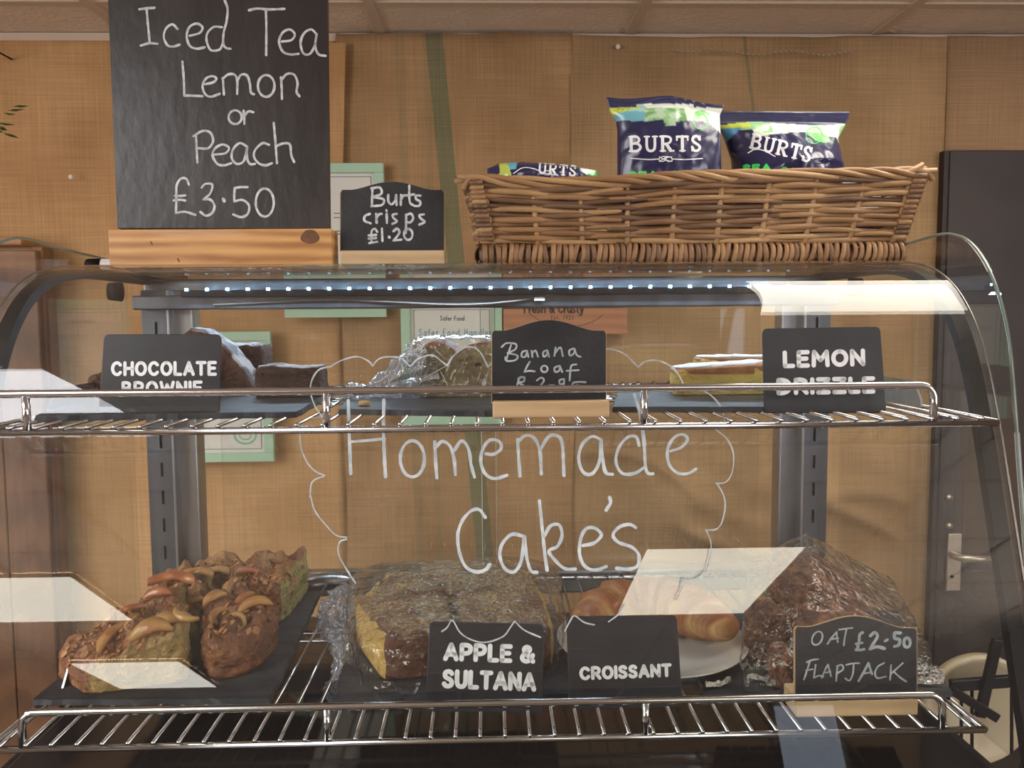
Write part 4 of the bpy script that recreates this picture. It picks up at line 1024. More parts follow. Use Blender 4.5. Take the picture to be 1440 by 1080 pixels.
CRUST = M('cake_crust', (.15, .048, .018), (.30, .125, .045), 70, .55, bump=.9, bscale=180, c3=(.13, .045, .018), scale3=26)
SPONGE = M('apple_sponge', (.27, .17, .055), (.42, .28, .10), 120, .8, bump=1, bscale=200, c3=(.30, .20, .07), scale3=50)
CTOP = M('baked_top', (.20, .075, .026), (.42, .21, .075), 60, .45, bump=1, bscale=120, c3=(.20, .065, .022), scale3=30)
APPLE = M('baked_apple', (.50, .29, .09), (.36, .14, .04), 40, .35, bump=.3, bscale=80, coat=.3)
APPLER = M('apple_skin_red', (.36, .10, .035), (.50, .22, .08), 40, .3, coat=.4)
ALMOND = M('almond_flake', (.48, .24, .085), (.30, .11, .04), 90, .6)
GREENSP = M('pale_green_sponge', (.27, .22, .075), (.42, .34, .13), 100, .8, bump=1, bscale=200)

def pz(pts, z): return [PZ(x, y, z) for x, y in pts]
zb = ZL+.0065
def slice_(foot, hs, mats, midx, label, seed, grp='apple cake slices on the lower left slate', **k):
    P = pz(foot, zb); c = sum(P, Vector())/4
    t = thing('apple_cake_slice', (c.x, c.y, zb), label, 'cake', grp)
    o = blob('cake_body', P, zb, hs, mats, t, seed=seed, midx=midx, **k)
    return t, o
hump = lambda a, b, c: (lambda u, v: a*math.sin(math.pi*u)*math.sin(math.pi*v)+b*noise.noise((u*5+c, v*5, c)))
s1, o1_ = slice_([(122, 977), (268, 957), (262, 885), (78, 948)], [.030, .056, .066, .024], [CRUST, SPONGE, CTOP], {'-y': 1, '+x': 1, '+z': 2}, 'apple cake slice at the front left of the slate with a low crusty corner', 1, N=54, p=9, amp=.0032, ns=70, amp2=.0013, ns2=300, top=hump(.008, .016, 1))
s2, o2_ = slice_([(283, 960), (356, 950), (407, 893), (288, 878)], [.046, .046, .046, .056], [CRUST, CRUST, CRUST], {'-x': 1, '+z': 2}, 'apple cake slice with a rounded dark crust at the front right of the slate', 2, N=50, p=3.2, amp=.0045, ns=40, amp2=.0009, ns2=320, top=hump(.010, .014, 2))
s3, o3_ = slice_([(200, 912), (292, 900), (300, 848), (238, 846)], [.058, .058, .052, .046], [CTOP, SPONGE], {'-y': 1, '+x': 1}, 'apple cake slice behind the front left one with red apple on top', 3, N=46, p=6, amp=.0042, ns=60, amp2=.0014, ns2=300, top=hump(.006, .016, 3))
s4, o4_ = slice_([(318, 880), (398, 876), (438, 824), (352, 822)], [.050, .052, .046, .046], [CTOP, GREENSP, CRUST], {'+x': 1, '-x': 1}, 'apple cake slice at the back right of the slate showing a pale cut side', 4, N=46, p=7, amp=.0042, ns=55, amp2=.0013, ns2=300, top=hump(.010, .014, 4))
s5, o5_ = slice_([(268, 862), (345, 858), (358, 824), (280, 822)], [.046, .046, .038, .038], [CTOP, SPONGE], {'-y': 1, '-x': 1}, 'apple cake slice at the back middle of the slate, topped with apple pieces', 5, N=30, p=5, amp=.003, ns=70, amp2=.001, ns2=300, top=hump(.010, .012, 5))

def crescent(c, r, wd, th, n, ax, sweep=150, rot=0, bend=.3):
    """apple wedge: a bent crescent with thickness; n = normal, ax = chord direction"""
    n = Vector(n).normalized(); ax = Vector(ax); ax = (ax-n*ax.dot(n)).normalized(); ay = n.cross(ax)
    V = []; Fc = []; K = 12
    for i in range(K+1):
        a = R(-sweep/2+sweep*i/K); ww = wd*math.cos(math.pi*(i/K-.5))**.7+.0006
        base = c+ax*(r*math.sin(a))+ay*(r*math.cos(a)-r*.6)
        out_ = (ax*math.sin(a)+ay*math.cos(a))
        lift = n*(bend*r*(math.cos(a)))
        for (dr, dn) in ((0, 0), (0, th), (-ww*.5, th*1.2), (-ww, th*.7), (-ww, 0)): V.append(base+out_*dr+n*dn+lift)
    for i in range(K):
        for k in range(5): Fc.append((i*5+k, i*5+(k+1) % 5, i*5+5+(k+1) % 5, i*5+5+k))
    Fc += [(4, 3, 2, 1, 0), tuple(K*5+k for k in range(5))]
    return V, Fc
def bvh_of(o):
    org = ORG[o]; me = o.data
    return BVHTree.FromPolygons([v.co+org for v in me.vertices], [tuple(p.vertices) for p in me.polygons])
cakes = [(s1, bvh_of(o1_)), (s2, bvh_of(o2_)), (s3, bvh_of(o3_)), (s4, bvh_of(o4_)), (s5, bvh_of(o5_))]
def px_hit(x, y, cands, lift=0):
    d = ray(x, y).normalized(); best = None
    for t, b in cands:
        h = b.ray_cast(EYEV, d)
        if h[0] is not None and (best is None or h[3] < best[3]): best = (t, h[0], h[1], h[3])
    return best
def topping(x, y, r, wd, th, ang, tilt, mat, sweep=150, bend=.3, nm='apple_slice'):
    h = px_hit(x, y, cakes)
    if not h: return
    t, p, n, _ = h
    n = (Vector((0, -.25, 1))+Vector((math.cos(R(tilt)), math.sin(R(tilt)), 0))*.45).normalized()
    V, Fc = crescent(p+n*.0005, r, wd, th, n, Vector((math.cos(R(ang)), math.sin(R(ang)), 0)), sweep, bend=bend)
    mk(nm, V, Fc, mat, t, smooth=True)
P8 = lambda x, y: (60+x/3.6, 780+y/3.6)
for (x, y, r, wd, th, ang, tilt, mat, sw) in (
    (360, 440, .022, .012, .004, 60, 200, APPLE, 130), (560, 390, .021, .016, .006, 20, 260, APPLE, 160), (640, 350, .020, .014, .005, 10, 270, APPLE, 150),
    (660, 160, .026, .018, .008, 10, 90, APPLER, 160), (800, 120, .020, .014, .006, -10, 80, APPLE, 150), (900, 110, .018, .012, .006, -20, 80, APPLE, 150),
    (1040, 110, .018, .012, .005, 30, 60, APPLER, 150), (880, 320, .013, .008, .004, 70, 260, APPLE, 200), (985, 330, .012, .005, .005, 0, 270, APPLE, 320), (1080, 270, .020, .010, .005, 20, 260, APPLE, 150),
    (960, 190, .016, .010, .006, 80, 200, APPLE, 150), (720, 330, .016, .010, .005, 150, 270, APPLE, 150), (870, 230, .014, .010, .005, 40, 270, APPLE, 150), (450, 300, .016, .01, .004, 40, 120, APPLER, 140),
    (1180, 60, .016, .008, .003, 160, 60, CRUST, 120), (1020, 250, .016, .009, .004, 60, 250, APPLER, 140), (770, 250, .015, .009, .004, 20, 250, APPLE, 140), (600, 210, .016, .010, .005, 5, 250, APPLER, 140)):
    topping(*P8(x, y), r, wd, th, ang, tilt, mat, sw)
# upright curl of apple
h = px_hit(262, 815, cakes)
if h:
    V, Fc = crescent(h[1]+Vector((0, 0, .006)), .014, .008, .004, (.3, -1, .3), (.8, 0, .6), 140); mk('apple_slice', V, Fc, M('apple_orange', (.62, .27, .07), (.5, .18, .05), 60, .35), h[0], smooth=True)
# toasted almond flakes, too small to pick apart
for (t, b_), cnt, (X0, Y0_, X1, Y1_) in zip(cakes, (150, 55, 170, 130, 90), ((90, 840, 285, 950), (285, 850, 400, 900), (170, 820, 310, 890), (310, 795, 430, 870), (260, 790, 345, 850))):
    g = MB(); c = 0; tr = 0
    while c < cnt and tr < 1500:
        tr += 1; x = random.uniform(X0, X1); y = random.uniform(Y0_, Y1_)
        d = ray(x, y).normalized(); hh = b_.ray_cast(EYEV, d)
        if hh[0] is None or hh[1].z < .45: continue
        n = (hh[1]+Vector((random.uniform(-1.3, 1.3), random.uniform(-1.3, 1.3), 0))).normalized(); a = n.orthogonal().normalized(); bb = n.cross(a)
        p = hh[0]+n*.0012; L = random.uniform(.0025, .0055); an = random.uniform(0, 6.3)
        pts_ = [p+(a*math.cos(an+q)+bb*math.sin(an+q)*.62)*L*random.uniform(.7, 1.1)+n*random.uniform(-.001, .0015) for q in (0, 1, 2.1, 3.1, 4.2, 5.3)]
        g.prism(pts_, n*.0009); c += 1
    o = g.mk('almond_flakes', ALMOND, t); o['kind'] = 'stuff'
# ---- apple and sultana cake under film
SUG = M('sugared_top', (.20, .085, .035), (.46, .32, .15), 260, .7, bump=1, bscale=330, c3=(.13, .045, .022), scale3=22, lo=.42, hi=.56)
YSP = M('yellow_sponge', (.52, .31, .07), (.66, .44, .12), 90, .75, bump=1, bscale=180)
SIDE = M('dark_crust', (.09, .03, .016), (.17, .065, .03), 60, .5, bump=.8, bscale=150)
C0 = PZ(640, 920, zb)
loaf = thing('apple_sultana_cake', (C0.x, C0.y, zb), 'sugar-topped apple and sultana cake wrapped in cling film behind its tag', 'cake')
blob('cake_piece', pz([(540, 958), (640, 946), (622, 872), (496, 896)], zb), zb, [.046, .046, .048, .043], [SUG, YSP, SIDE], loaf, N=44, p=9, amp=.0016, ns=60, amp2=.0007, ns2=500, seed=11, midx={'-x': 1, '-y': 2}, top=hump(.006, .008, 6))
blob('cake_piece', pz([(652, 944), (782, 940), (758, 872), (634, 872)], zb), zb, [.044, .047, .048, .048], [SUG, YSP, SIDE], loaf, N=44, p=7, amp=.0018, ns=60, amp2=.0007, ns2=500, seed=12, midx={'+x': 1, '-y': 2}, top=hump(.007, .008, 7))
blob('cake_piece', pz([(505, 890), (760, 868), (742, 838), (545, 842)], zb), zb, [.043, .046, .045, .040], [SUG, YSP, SIDE], loaf, N=44, p=7, amp=.002, ns=50, amp2=.0007, ns2=500, seed=13, midx={'-x': 1}, top=hump(.006, .01, 8))
def film(name, foot, z, hs, parent, mat=FILM, seed=1, p=3.5, amp=.003, ns=40, top=None, N=60):
    blob(name, foot, z, hs, mat, parent, N=N, p=p, amp=amp, ns=ns, amp2=.0011, ns2=130, seed=seed, top=top, nobottom=True)
film('cling_film', pz([(490, 984), (800, 968), (786, 826), (488, 836)], ZL+.007), ZL+.007, [.056, .056, .054, .052], loaf, seed=3, p=4.5, amp=.0028)
def crumple(name, pts, rad, mat, parent, seed=0, n=26, amp=.35, freq=120):
    """bunched film: a pleated, crumpled tube along a path"""
    C = crom(pts, .003); K = len(C); V = []; Fc = []
    for i, c in enumerate(C):
        t = i/(K-1); f = t*(len(rad)-1); j = min(int(f), len(rad)-2); r_ = rad[j]*(1-(f-j))+rad[j+1]*(f-j)
        tn = (C[min(i+1, K-1)]-C[max(i-1, 0)]).normalized(); u = tn.orthogonal().normalized(); w_ = tn.cross(u)
        for k in range(n):
            a = 2*math.pi*k/n; q = c+(u*math.cos(a)+w_*math.sin(a))*r_
            q += (q-c)*amp*(noise.noise(q*freq+Vector((seed, 0, 0)))*1.6+(.25 if k % 2 else -.25))
            V.append(q)
    for i in range(K-1):
        for k in range(n): Fc.append((i*n+k, i*n+(k+1) % n, (i+1)*n+(k+1) % n, (i+1)*n+k))
    Fc.append(tuple(range(n-1, -1, -1))); Fc.append(tuple((K-1)*n+k for k in range(n)))
    mk(name, V, Fc, mat, parent)
zf = ZL+.02
crumple('film_bunch', [PY(482, 838, .99), PY(472, 862, .95), PY(478, 890, .91), PY(486, 925, .87), PY(487, 955, .84), PY(482, 978, .82)], [.013, .019, .017, .012, .013, .018], FILM2, loaf, 2)
# creases of film catching light
def crease(pix, Yd, wd, parent, mat):
    g = MB(); 
    for (a, b) in pix:
        f = plane_map((0, Yd, EYE-.3), (0, -.8, .6), 0)
        stroke(g, [a, ((a[0]+b[0])/2+1, (a[1]+b[1])/2), b], wd, f, 3, vary=.8)
    g.mk('film_crease', mat, parent)
random.seed(3)

# ---- croissant on a plate
PLM = M('white_china', (.72, .71, .66), rough=.18, coat=.6)
pc_ = PZ(916, 903, ZL+.015)
plate_ = MB().lathe([(0, .002), (.045, .002), (.062, .003), (.080, .0085), (.1015, .0135), (.1035, .0145), (.1025, .0122), (.08, .006), (.06, .0004), (.045, 0), (0, 0)], (pc_.x, pc_.y, ZL+.0072), 72)
tag(plate_.mk('china_plate', PLM, smooth=True, loc=(pc_.x, pc_.y, ZL+.0072)), 'white round plate under the croissant', 'plate')
CRO = bpy.data.materials.new('croissant_crust'); CRO.use_nodes = True
nt = CRO.node_tree; b_ = nt.nodes['Principled BSDF']; at = nt.nodes.new('ShaderNodeAttribute'); at.attribute_name = 'bake'
n_ = nt.nodes.new('ShaderNodeTexNoise'); n_.inputs['Scale'].default_value = 60; tc = nt.nodes.new('ShaderNodeTexCoord'); nt.links.new(tc.outputs['Object'], n_.inputs['Vector'])
ad = nt.nodes.new('ShaderNodeMath'); ad.operation = 'MULTIPLY_ADD'; ad.inputs[1].default_value = .6; nt.links.new(n_.outputs['Fac'], ad.inputs[0]); nt.links.new(at.outputs['Fac'], ad.inputs[2])
cr_ = nt.nodes.new('ShaderNodeValToRGB'); cr_.color_ramp.elements[0].position = .35; cr_.color_ramp.elements[0].color = (.68, .42, .17, 1); cr_.color_ramp.elements[1].position = 1.1; cr_.color_ramp.elements[1].color = (.33, .11, .035, 1)
nt.links.new(ad.outputs[0], cr_.inputs[0]); nt.links.new(cr_.outputs[0], b_.inputs['Base Color']); b_.inputs['Roughness'].default_value = .42
def croissant(path, Rm, label, z):
    C = crom(path, .0012); K = len(C); n = 40; V = []; Fc = []; att = []
    for i, c in enumerate(C):
        t = i/(K-1); seg = 7; x = t*seg*1.0; fr = x-math.floor(x)
        env = math.sin(math.pi*min(max(t*.88+.06, 0), 1))**.5
        tn = (C[min(i+1, K-1)]-C[max(i-1, 0)]).normalized(); u = tn.cross(Vector((0, 0, 1))).normalized(); w_ = Vector((0, 0, 1))
        for k in range(n):
            a = 2*math.pi*k/n
            ph = (x+.22*math.cos(a)) % 1.0 if t > .5 else (1-(x+.22*math.cos(a)) % 1.0)
            step = .26*(ph**.8)
            r_ = Rm*env*(.80+step)*(1+.03*noise.noise((t*20, math.cos(a)*2, math.sin(a)*2)))
            q = c+u*math.cos(a)*r_+w_*(math.sin(a)*r_*.80)
            V.append(q); att.append(.12+.30*max(0, math.sin(a))+.55*ph+.07*math.sin(ph*24+2*math.cos(a)))
    for i in range(K-1):
        for k in range(n): Fc.append((i*n+k, i*n+(k+1) % n, (i+1)*n+(k+1) % n, (i+1)*n+k))
    Fc.append(tuple(range(n-1, -1, -1))); Fc.append(tuple((K-1)*n+k for k in range(n)))
    zm = min(v.z for v in V); V = [v+Vector((0, 0, z-zm)) for v in V]
    o = mk('croissant', V, Fc, CRO, smooth=True); tag(o, label, 'pastry')
    at_ = o.data.attributes.new('bake', 'FLOAT', 'POINT'); at_.data.foreach_set('value', att)
zc = ZL+.0095
cp = [PZ(835, 915, zc+.0), PZ(850, 893, zc), PZ(890, 880, zc), PZ(940, 880, zc), PZ(985, 900, zc), PZ(1004, 935, zc), PZ(1008, 950, zc)]
cp = [Vector((p.x, p.y, zc+.022)) for p in [PY(820, 900, .86), PY(850, 890, .895), PY(885, 880, .915), PY(930, 880, .91), PY(972, 890, .885), PY(1004, 900, .855), PY(1022, 905, .835)]]
croissant(cp, .038, 'golden brown croissant on the white plate, behind its tag', zc)

# ---- flapjacks under film
OAT = M('oat_flapjack', (.12, .042, .022), (.29, .12, .055), 170, .6, bump=1, bscale=260, c3=(.07, .022, .014), scale3=45, lo=.38, hi=.62)
zc2 = ZL+.0065
def flap(foot, hs, label, seed, top=None, p=5, N=44):
    P = pz(foot, zc2); c = sum(P, Vector())/4
    t = blob('flapjack', P, zc2, hs, OAT, None, N=N, p=p, amp=.0042, ns=110, amp2=.0018, ns2=330, seed=seed, top=top, loc=(c.x, c.y, zc2))
    tag(t, label, 'cake', 'oat flapjacks under the film'); return t
flap([(1078, 905), (1225, 900), (1215, 852), (1085, 850)], [.074, .026, .024, .078], 'tallest flapjack piece, leaning up at the back of the heap', 21, top=lambda u, v: .016*math.sin(math.pi*u), p=7)
flap([(1045, 932), (1118, 936), (1110, 905), (1050, 892)], [.040, .044, .046, .044], 'flapjack piece at the left of the heap beside the croissant', 22, top=hump(.008, .008, 3))
flap([(1118, 952), (1240, 948), (1236, 910), (1112, 912)], [.055, .040, .040, .058], 'flapjack piece right behind the oat flapjack board', 23, top=hump(.004, .008, 5))
flap([(1085, 968), (1114, 968), (1112, 942), (1080, 942)], [.028, .030, .034, .032], 'small flapjack piece at the front of the heap, left of the board', 24)
C1 = PZ(1150, 920, zc2)
ff = thing('film_cover', (C1.x, C1.y, ZL+.007), 'clear cling film stretched over the heap of flapjacks', 'cling film')
blob('cling_film', pz([(1040, 976), (1318, 962), (1250, 842), (1052, 845)], ZL+.007), ZL+.007, [.010, .010, .022, .030], FILM, ff, N=70, p=14, amp=.0022, ns=55, amp2=.0008, ns2=150, seed=31,
     top=lambda u, v: .064*max(0, 1-abs(u-(.40))*1.9)*min(1, v*1.9)*(1-.2*v)+.014, nobottom=True)
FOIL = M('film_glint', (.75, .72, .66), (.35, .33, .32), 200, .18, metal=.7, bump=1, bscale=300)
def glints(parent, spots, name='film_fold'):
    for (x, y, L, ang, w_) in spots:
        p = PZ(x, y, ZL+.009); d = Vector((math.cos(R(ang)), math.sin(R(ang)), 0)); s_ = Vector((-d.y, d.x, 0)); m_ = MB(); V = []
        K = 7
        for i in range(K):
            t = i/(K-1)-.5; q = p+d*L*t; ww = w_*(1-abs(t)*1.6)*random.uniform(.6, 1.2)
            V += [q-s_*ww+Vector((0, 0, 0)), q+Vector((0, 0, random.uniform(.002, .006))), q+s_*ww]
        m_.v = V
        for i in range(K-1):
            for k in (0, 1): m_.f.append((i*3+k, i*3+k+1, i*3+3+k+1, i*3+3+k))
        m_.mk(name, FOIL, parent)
glints(ff, [(1050, 930, .045, 62, .004), (1072, 955, .03, -15, .004), (1100, 962, .035, 8, .005), (1085, 943, .02, -35, .003), (1010, 962, .03, 20, .005), (1300, 948, .035, -10, .002), (1302, 955, .035, -8, .002), (1305, 961, .03, -5, .002), (1296, 941, .03, -12, .0018)])

# ---- chocolate brownies
CHOC = M('chocolate_cut', (.035, .014, .009), (.075, .030, .018), 120, .75, bump=1, bscale=260)
DUST = M('dusted_top', (.34, .30, .31), (.05, .022, .018), 45, .6, bump=.6, bscale=120, lo=.44, hi=.54)
CHOC2 = M('chocolate_crumb', (.075, .030, .016), (.13, .055, .03), 120, .75, bump=1, bscale=260)
zu = ZU+.0065
def ub(name, x0, x1, Y, dep, ytop, mats, label, cat, grp, seed, midx, p=9, top=None, tilt=None, dx=0, amp=.0012, ytop2=None, skew=0, z0=None, parent=None):
    a = PY(x0, 540, Y); b = PY(x1, 540, Y); h0 = PY(x0, ytop, Y).z-zu; h1 = PY(x1, ytop2 or ytop, Y).z-zu
    foot = [(a.x, Y), (b.x, Y+skew), (b.x+dx, Y+dep+skew), (a.x+dx, Y+dep)]
    o = blob(name, foot, zu, [h0, h1, h1, h0], mats, parent, N=30, p=p, amp=amp, ns=120, amp2=.0007, ns2=450, seed=seed, midx=midx, top=top, tilt=tilt, loc=None if parent else ((a.x+b.x)/2, Y+dep/2, zu))
    if label: tag(o, label, cat, grp)
    return o
GB = 'chocolate brownie pieces on the upper left slate'
ub('brownie', 357, 450, .895, .05, 515, [CHOC, DUST], 'low dark brownie piece at the right of the slate with dusted top', 'cake', GB, 41, {'+z': 1}, top=lambda u, v: .0012*math.sin(7*u))
ub('brownie', 316, 371, 1.01, .05, 484, [CHOC, DUST], 'tall dark brownie piece standing upright behind the leaning one', 'cake', GB, 42, {'+z': 1}, top=lambda u, v: .001*math.sin(14*u))
ub('brownie', 118, 205, .89, .05, 526, [CHOC2, CHOC2], 'crumbly brownie piece poking out left of the tag', 'cake', GB, 43, {}, p=4, amp=.003)
# the leaning piece: a thick slab propped at an angle
def slab_px(outer, Y, dep, mats, label, cat, grp, topedge):
    P = [PY(x, y, Y) for x, y in outer]; n = len(P); N2 = 6
    V = []; Fc = []; mi = []
    dense = []; kinds = []
    for i in range(n):
        a, b = P[i], P[(i+1) % n]; m = max(2, int((b-a).length/.003))
        for k in range(m): dense.append(a.lerp(b, k/m)); kinds.append(1 if i in topedge else 0)
    K = len(dense); c = sum(dense, Vector())/K
    for j in range(N2+1):
        for i, q in enumerate(dense):
            e = .94 if j in (0, N2) else 1; q2 = c+(q-c)*e; y = Y+dep*j/N2
            d = noise.noise((q.x*150, y*150, q.z*150))*.0012; V.append(Vector((q2.x, y, q2.z))+(q-c).normalized()*d)
    for j in range(N2):
        for i in range(K): Fc.append((j*K+i, j*K+(i+1) % K, (j+1)*K+(i+1) % K, (j+1)*K+i)); mi.append(kinds[i])
    Fc.append(tuple(range(K-1, -1, -1))); mi.append(0); Fc.append(tuple(N2*K+i for i in range(K))); mi.append(0)
    zmin = min(v.z for v in V)
    V = [Vector((v.x, v.y, max(v.z, zu))) for v in V]
    o = mk('brownie', V, Fc, mats, None, smooth=True, midx=mi, loc=(c.x, Y+dep/2, zu)); tag(o, label, cat, grp)
slab_px([(262, 560), (256, 470), (266, 461), (284, 464), (316, 487), (345, 522), (357, 545), (356, 560)], .945, .05, [CHOC2, DUST], 'brownie slab leaning up behind the tag, its dusted top sloping down right', 'cake', GB, (2, 3, 4, 5))
ub('brownie', 205, 255, .99, .05, 505, [CHOC, DUST], 'brownie piece hidden behind the chocolate brownie tag', 'cake', GB, 44, {'+z': 1})

# ---- banana loaf in film
BAN = M('banana_crumb', (.20, .155, .075), (.30, .235, .12), 80, .8, bump=1, bscale=170, c3=(.15, .10, .045), scale3=40)
BCR = M('banana_crust', (.15, .055, .025), (.26, .11, .045), 80, .5, bump=.6, bscale=150)
Y0b = .88
bl = thing('banana_loaf', (PY(650, 560, Y0b).x, Y0b+.04, zu), 'cut banana loaf wrapped in cling film beside the banana loaf board', 'cake')
a = PY(587, 540, Y0b); b = PY(705, 540, Y0b); hh = PY(640, 485, Y0b).z-zu
m2 = [(a.x, Y0b), (b.x, Y0b), (b.x+.004, Y0b+.09), (a.x+.004, Y0b+.09)]
blob('loaf_body', m2, zu, [hh, hh, hh, hh], [BAN, BCR], bl, N=44, p=9, amp=.0012, ns=90, amp2=.0008, ns2=400, seed=51, midx={'+z': 1, '-x': 1, '+x': 1},
     top=lambda u, v: .004*math.cos((u-.22)*2*math.pi*1.6)-.006*math.exp(-((u-.47)/.07)**2))
g = MB()
fpl = plane_map((0, Y0b-.0012, 0), (0, -1, 0), 0)
for pth in (S(400, 470, 4.235, [(800, 300), (812, 200), (815, 110), (850, 72), (900, 60), (960, 68), (1000, 95), (1030, 120), (1070, 90), (1130, 62), (1220, 58)]),): stroke(g, pth, 3.2, fpl, 2, vary=.6)
g.mk('crust_rim', BCR, bl)
g = MB()
for (x, y) in ((1145, 185), (1140, 182)): stroke(g, S(400, 470, 4.235, [(x, y), (x+20, y-4)]), 4, fpl)
g.mk('banana_fleck', CHOC, bl)
a2 = PY(580, 540, Y0b-.006); b2 = PY(712, 540, Y0b)
blob('cling_film', [(a2.x, Y0b-.006), (b2.x, Y0b-.006), (b2.x+.004, Y0b+.1), (a2.x, Y0b+.1)], zu, hh+.008, FILM, bl, N=50, p=9, amp=.0022, ns=60, amp2=.0012, ns2=150, seed=53, nobottom=True)
crumple('film_bunch', [PY(598, 528, .90), PY(575, 532, .89), PY(548, 540, .885), PY(522, 549, .88), PY(505, 556, .875), PY(490, 562, .87), PY(480, 564, .87)], [.030, .028, .020, .013, .009, .014, .011], FILM2, bl, 5, n=30, freq=90)
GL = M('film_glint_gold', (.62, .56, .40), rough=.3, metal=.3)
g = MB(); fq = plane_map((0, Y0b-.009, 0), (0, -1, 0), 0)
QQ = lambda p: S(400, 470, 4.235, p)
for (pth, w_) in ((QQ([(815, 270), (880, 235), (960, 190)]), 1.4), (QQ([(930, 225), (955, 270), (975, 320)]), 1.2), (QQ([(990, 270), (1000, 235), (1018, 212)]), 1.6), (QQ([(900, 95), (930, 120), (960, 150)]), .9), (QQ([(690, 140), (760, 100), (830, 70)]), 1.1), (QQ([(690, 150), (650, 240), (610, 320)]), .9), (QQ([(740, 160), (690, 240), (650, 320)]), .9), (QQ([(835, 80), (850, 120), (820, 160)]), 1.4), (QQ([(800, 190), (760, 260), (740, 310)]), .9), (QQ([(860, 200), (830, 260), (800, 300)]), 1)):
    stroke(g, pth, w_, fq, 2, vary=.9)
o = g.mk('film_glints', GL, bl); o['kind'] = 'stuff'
for (x, y, lb) in ((512, 570, 'small cake crumb on the slate in front of the banana loaf film'),):
    p = PZ(x, y, zu); o = blob('cake_crumb', [(p.x-.006, p.y-.003), (p.x+.006, p.y-.003), (p.x+.006, p.y+.004), (p.x-.005, p.y+.004)], zu, .0045, M('crumb', (.55, .38, .16), (.42, .26, .1), 200, .7), None, N=10, p=3, amp=.001, ns=300, seed=9); tag(o, lb, 'crumb')

# ---- lemon drizzle
LEM = M('lemon_sponge', (.52, .33, .07), (.68, .47, .13), 100, .75, bump=1, bscale=200, c3=(.58, .44, .12), scale3=14)
ICE = M('lemon_icing', (.62, .62, .68), (.34, .16, .08), 45, .45, bump=.4, bscale=90, lo=.5, hi=.68)
BRN = M('lemon_crust', (.25, .10, .04), (.36, .16, .06), 80, .5)
GLm = 'lemon drizzle slices on the upper right slate'
def lem(x0, x1, Y, dep, yt, yt2, label, seed, dx=0):
    a = PY(x0, 540, Y); b = PY(x1, 540, Y); h0 = PY(x0, yt, Y).z-zu; h1 = PY(x1, yt2, Y).z-zu
    t = thing('lemon_drizzle_slice', ((a.x+b.x)/2, Y+dep/2, zu), label, 'cake', GLm)
    foot = [(a.x, Y), (b.x, Y), (b.x+dx, Y+dep), (a.x+dx, Y+dep)]
    blob('sponge', foot, zu, [h0, h1, h1, h0], [LEM, BRN], t, N=34, p=12, amp=.0012, ns=110, amp2=.0006, ns2=450, seed=seed, midx={'+z': 1, '-z': 1})
    f2_ = [(a.x-.0008, Y-.0010), (b.x+.001, Y-.0010), (b.x+dx+.001, Y+dep+.001), (a.x+dx-.001, Y+dep+.001)]
    blob('brown_crust', f2_, zu+min(h0, h1)-.0052, [h0-min(h0, h1)+.006, h1-min(h0, h1)+.006, h1-min(h0, h1)+.006, h0-min(h0, h1)+.006], BRN, t, N=30, p=5, amp=.001, ns=120, seed=seed+1)
    blob('icing', [(p[0]+.0015*(1 if i in (0, 3) else -1), p[1]+.001) for i, p in enumerate(foot)], zu+min(h0, h1)-.0002, [h0-min(h0, h1)+.003, h1-min(h0, h1)+.003, h1-min(h0, h1)+.003, h0-min(h0, h1)+.003], ICE, t, N=30, p=4, amp=.0012, ns=90, seed=seed+2)
lem(949, 1092, .875, .055, 520, 510, 'yellow lemon drizzle slice at the front beside the lemon drizzle tag', 61, dx=.006)
lem(986, 1120, .955, .045, 504, 503, 'lemon drizzle slice behind the front one, only its top showing', 64)

# ================================================================== WICKER BASKET AND CRISPS
WK = [M('wicker_%d' % i, c1, c2, 26, .5, bump=.3, bscale=200, stretch=(.25, 1, 1)) for i, (c1, c2) in enumerate((((.23, .115, .048), (.36, .20, .09)), ((.15, .070, .032), (.27, .14, .065)), ((.31, .17, .075), (.46, .28, .13)), ((.10, .050, .026), (.19, .10, .05))))]
bx0, bx1 = PY(677, 360, 1.045).x, PY(1268, 360, 1.045).x
by0, by1 = 1.045, 1.232
bz0, bz1 = ZT+.003, PY(1000, 243, 1.03).z-.004
bas = thing('wicker_basket', ((bx0+bx1)/2, (by0+by1)/2, ZT), 'long woven wicker basket holding crisp packets on top of the case', 'basket')
def bxy(f): return (bx0-.014*f, bx1+.020*f, by0-.014*f, by1+.012*f)
def zsag(x, f):   # top rim dips at the left and rises at the far right
    u = (x-bx0)/(bx1-bx0); return f*(-.006*math.sin(math.pi*min(1, max(0, u*2.2)))*1.0-.004*(1-u)+.003*u)
rows = 13; sp = (bx1-bx0)/9.6
def front_pt(x, z, f, i, amp=.0036):
    X0, X1, Y0, Y1 = bxy(f); xx = X0+(X1-X0)*(x-bx0)/(bx1-bx0)
    ph = (x-bx0)/sp
    return Vector((xx, Y0-amp*math.cos(math.pi*(ph+i))-.001, z+zsag(xx, f)))
zr0, zr1 = ZT+.031, bz1-.007
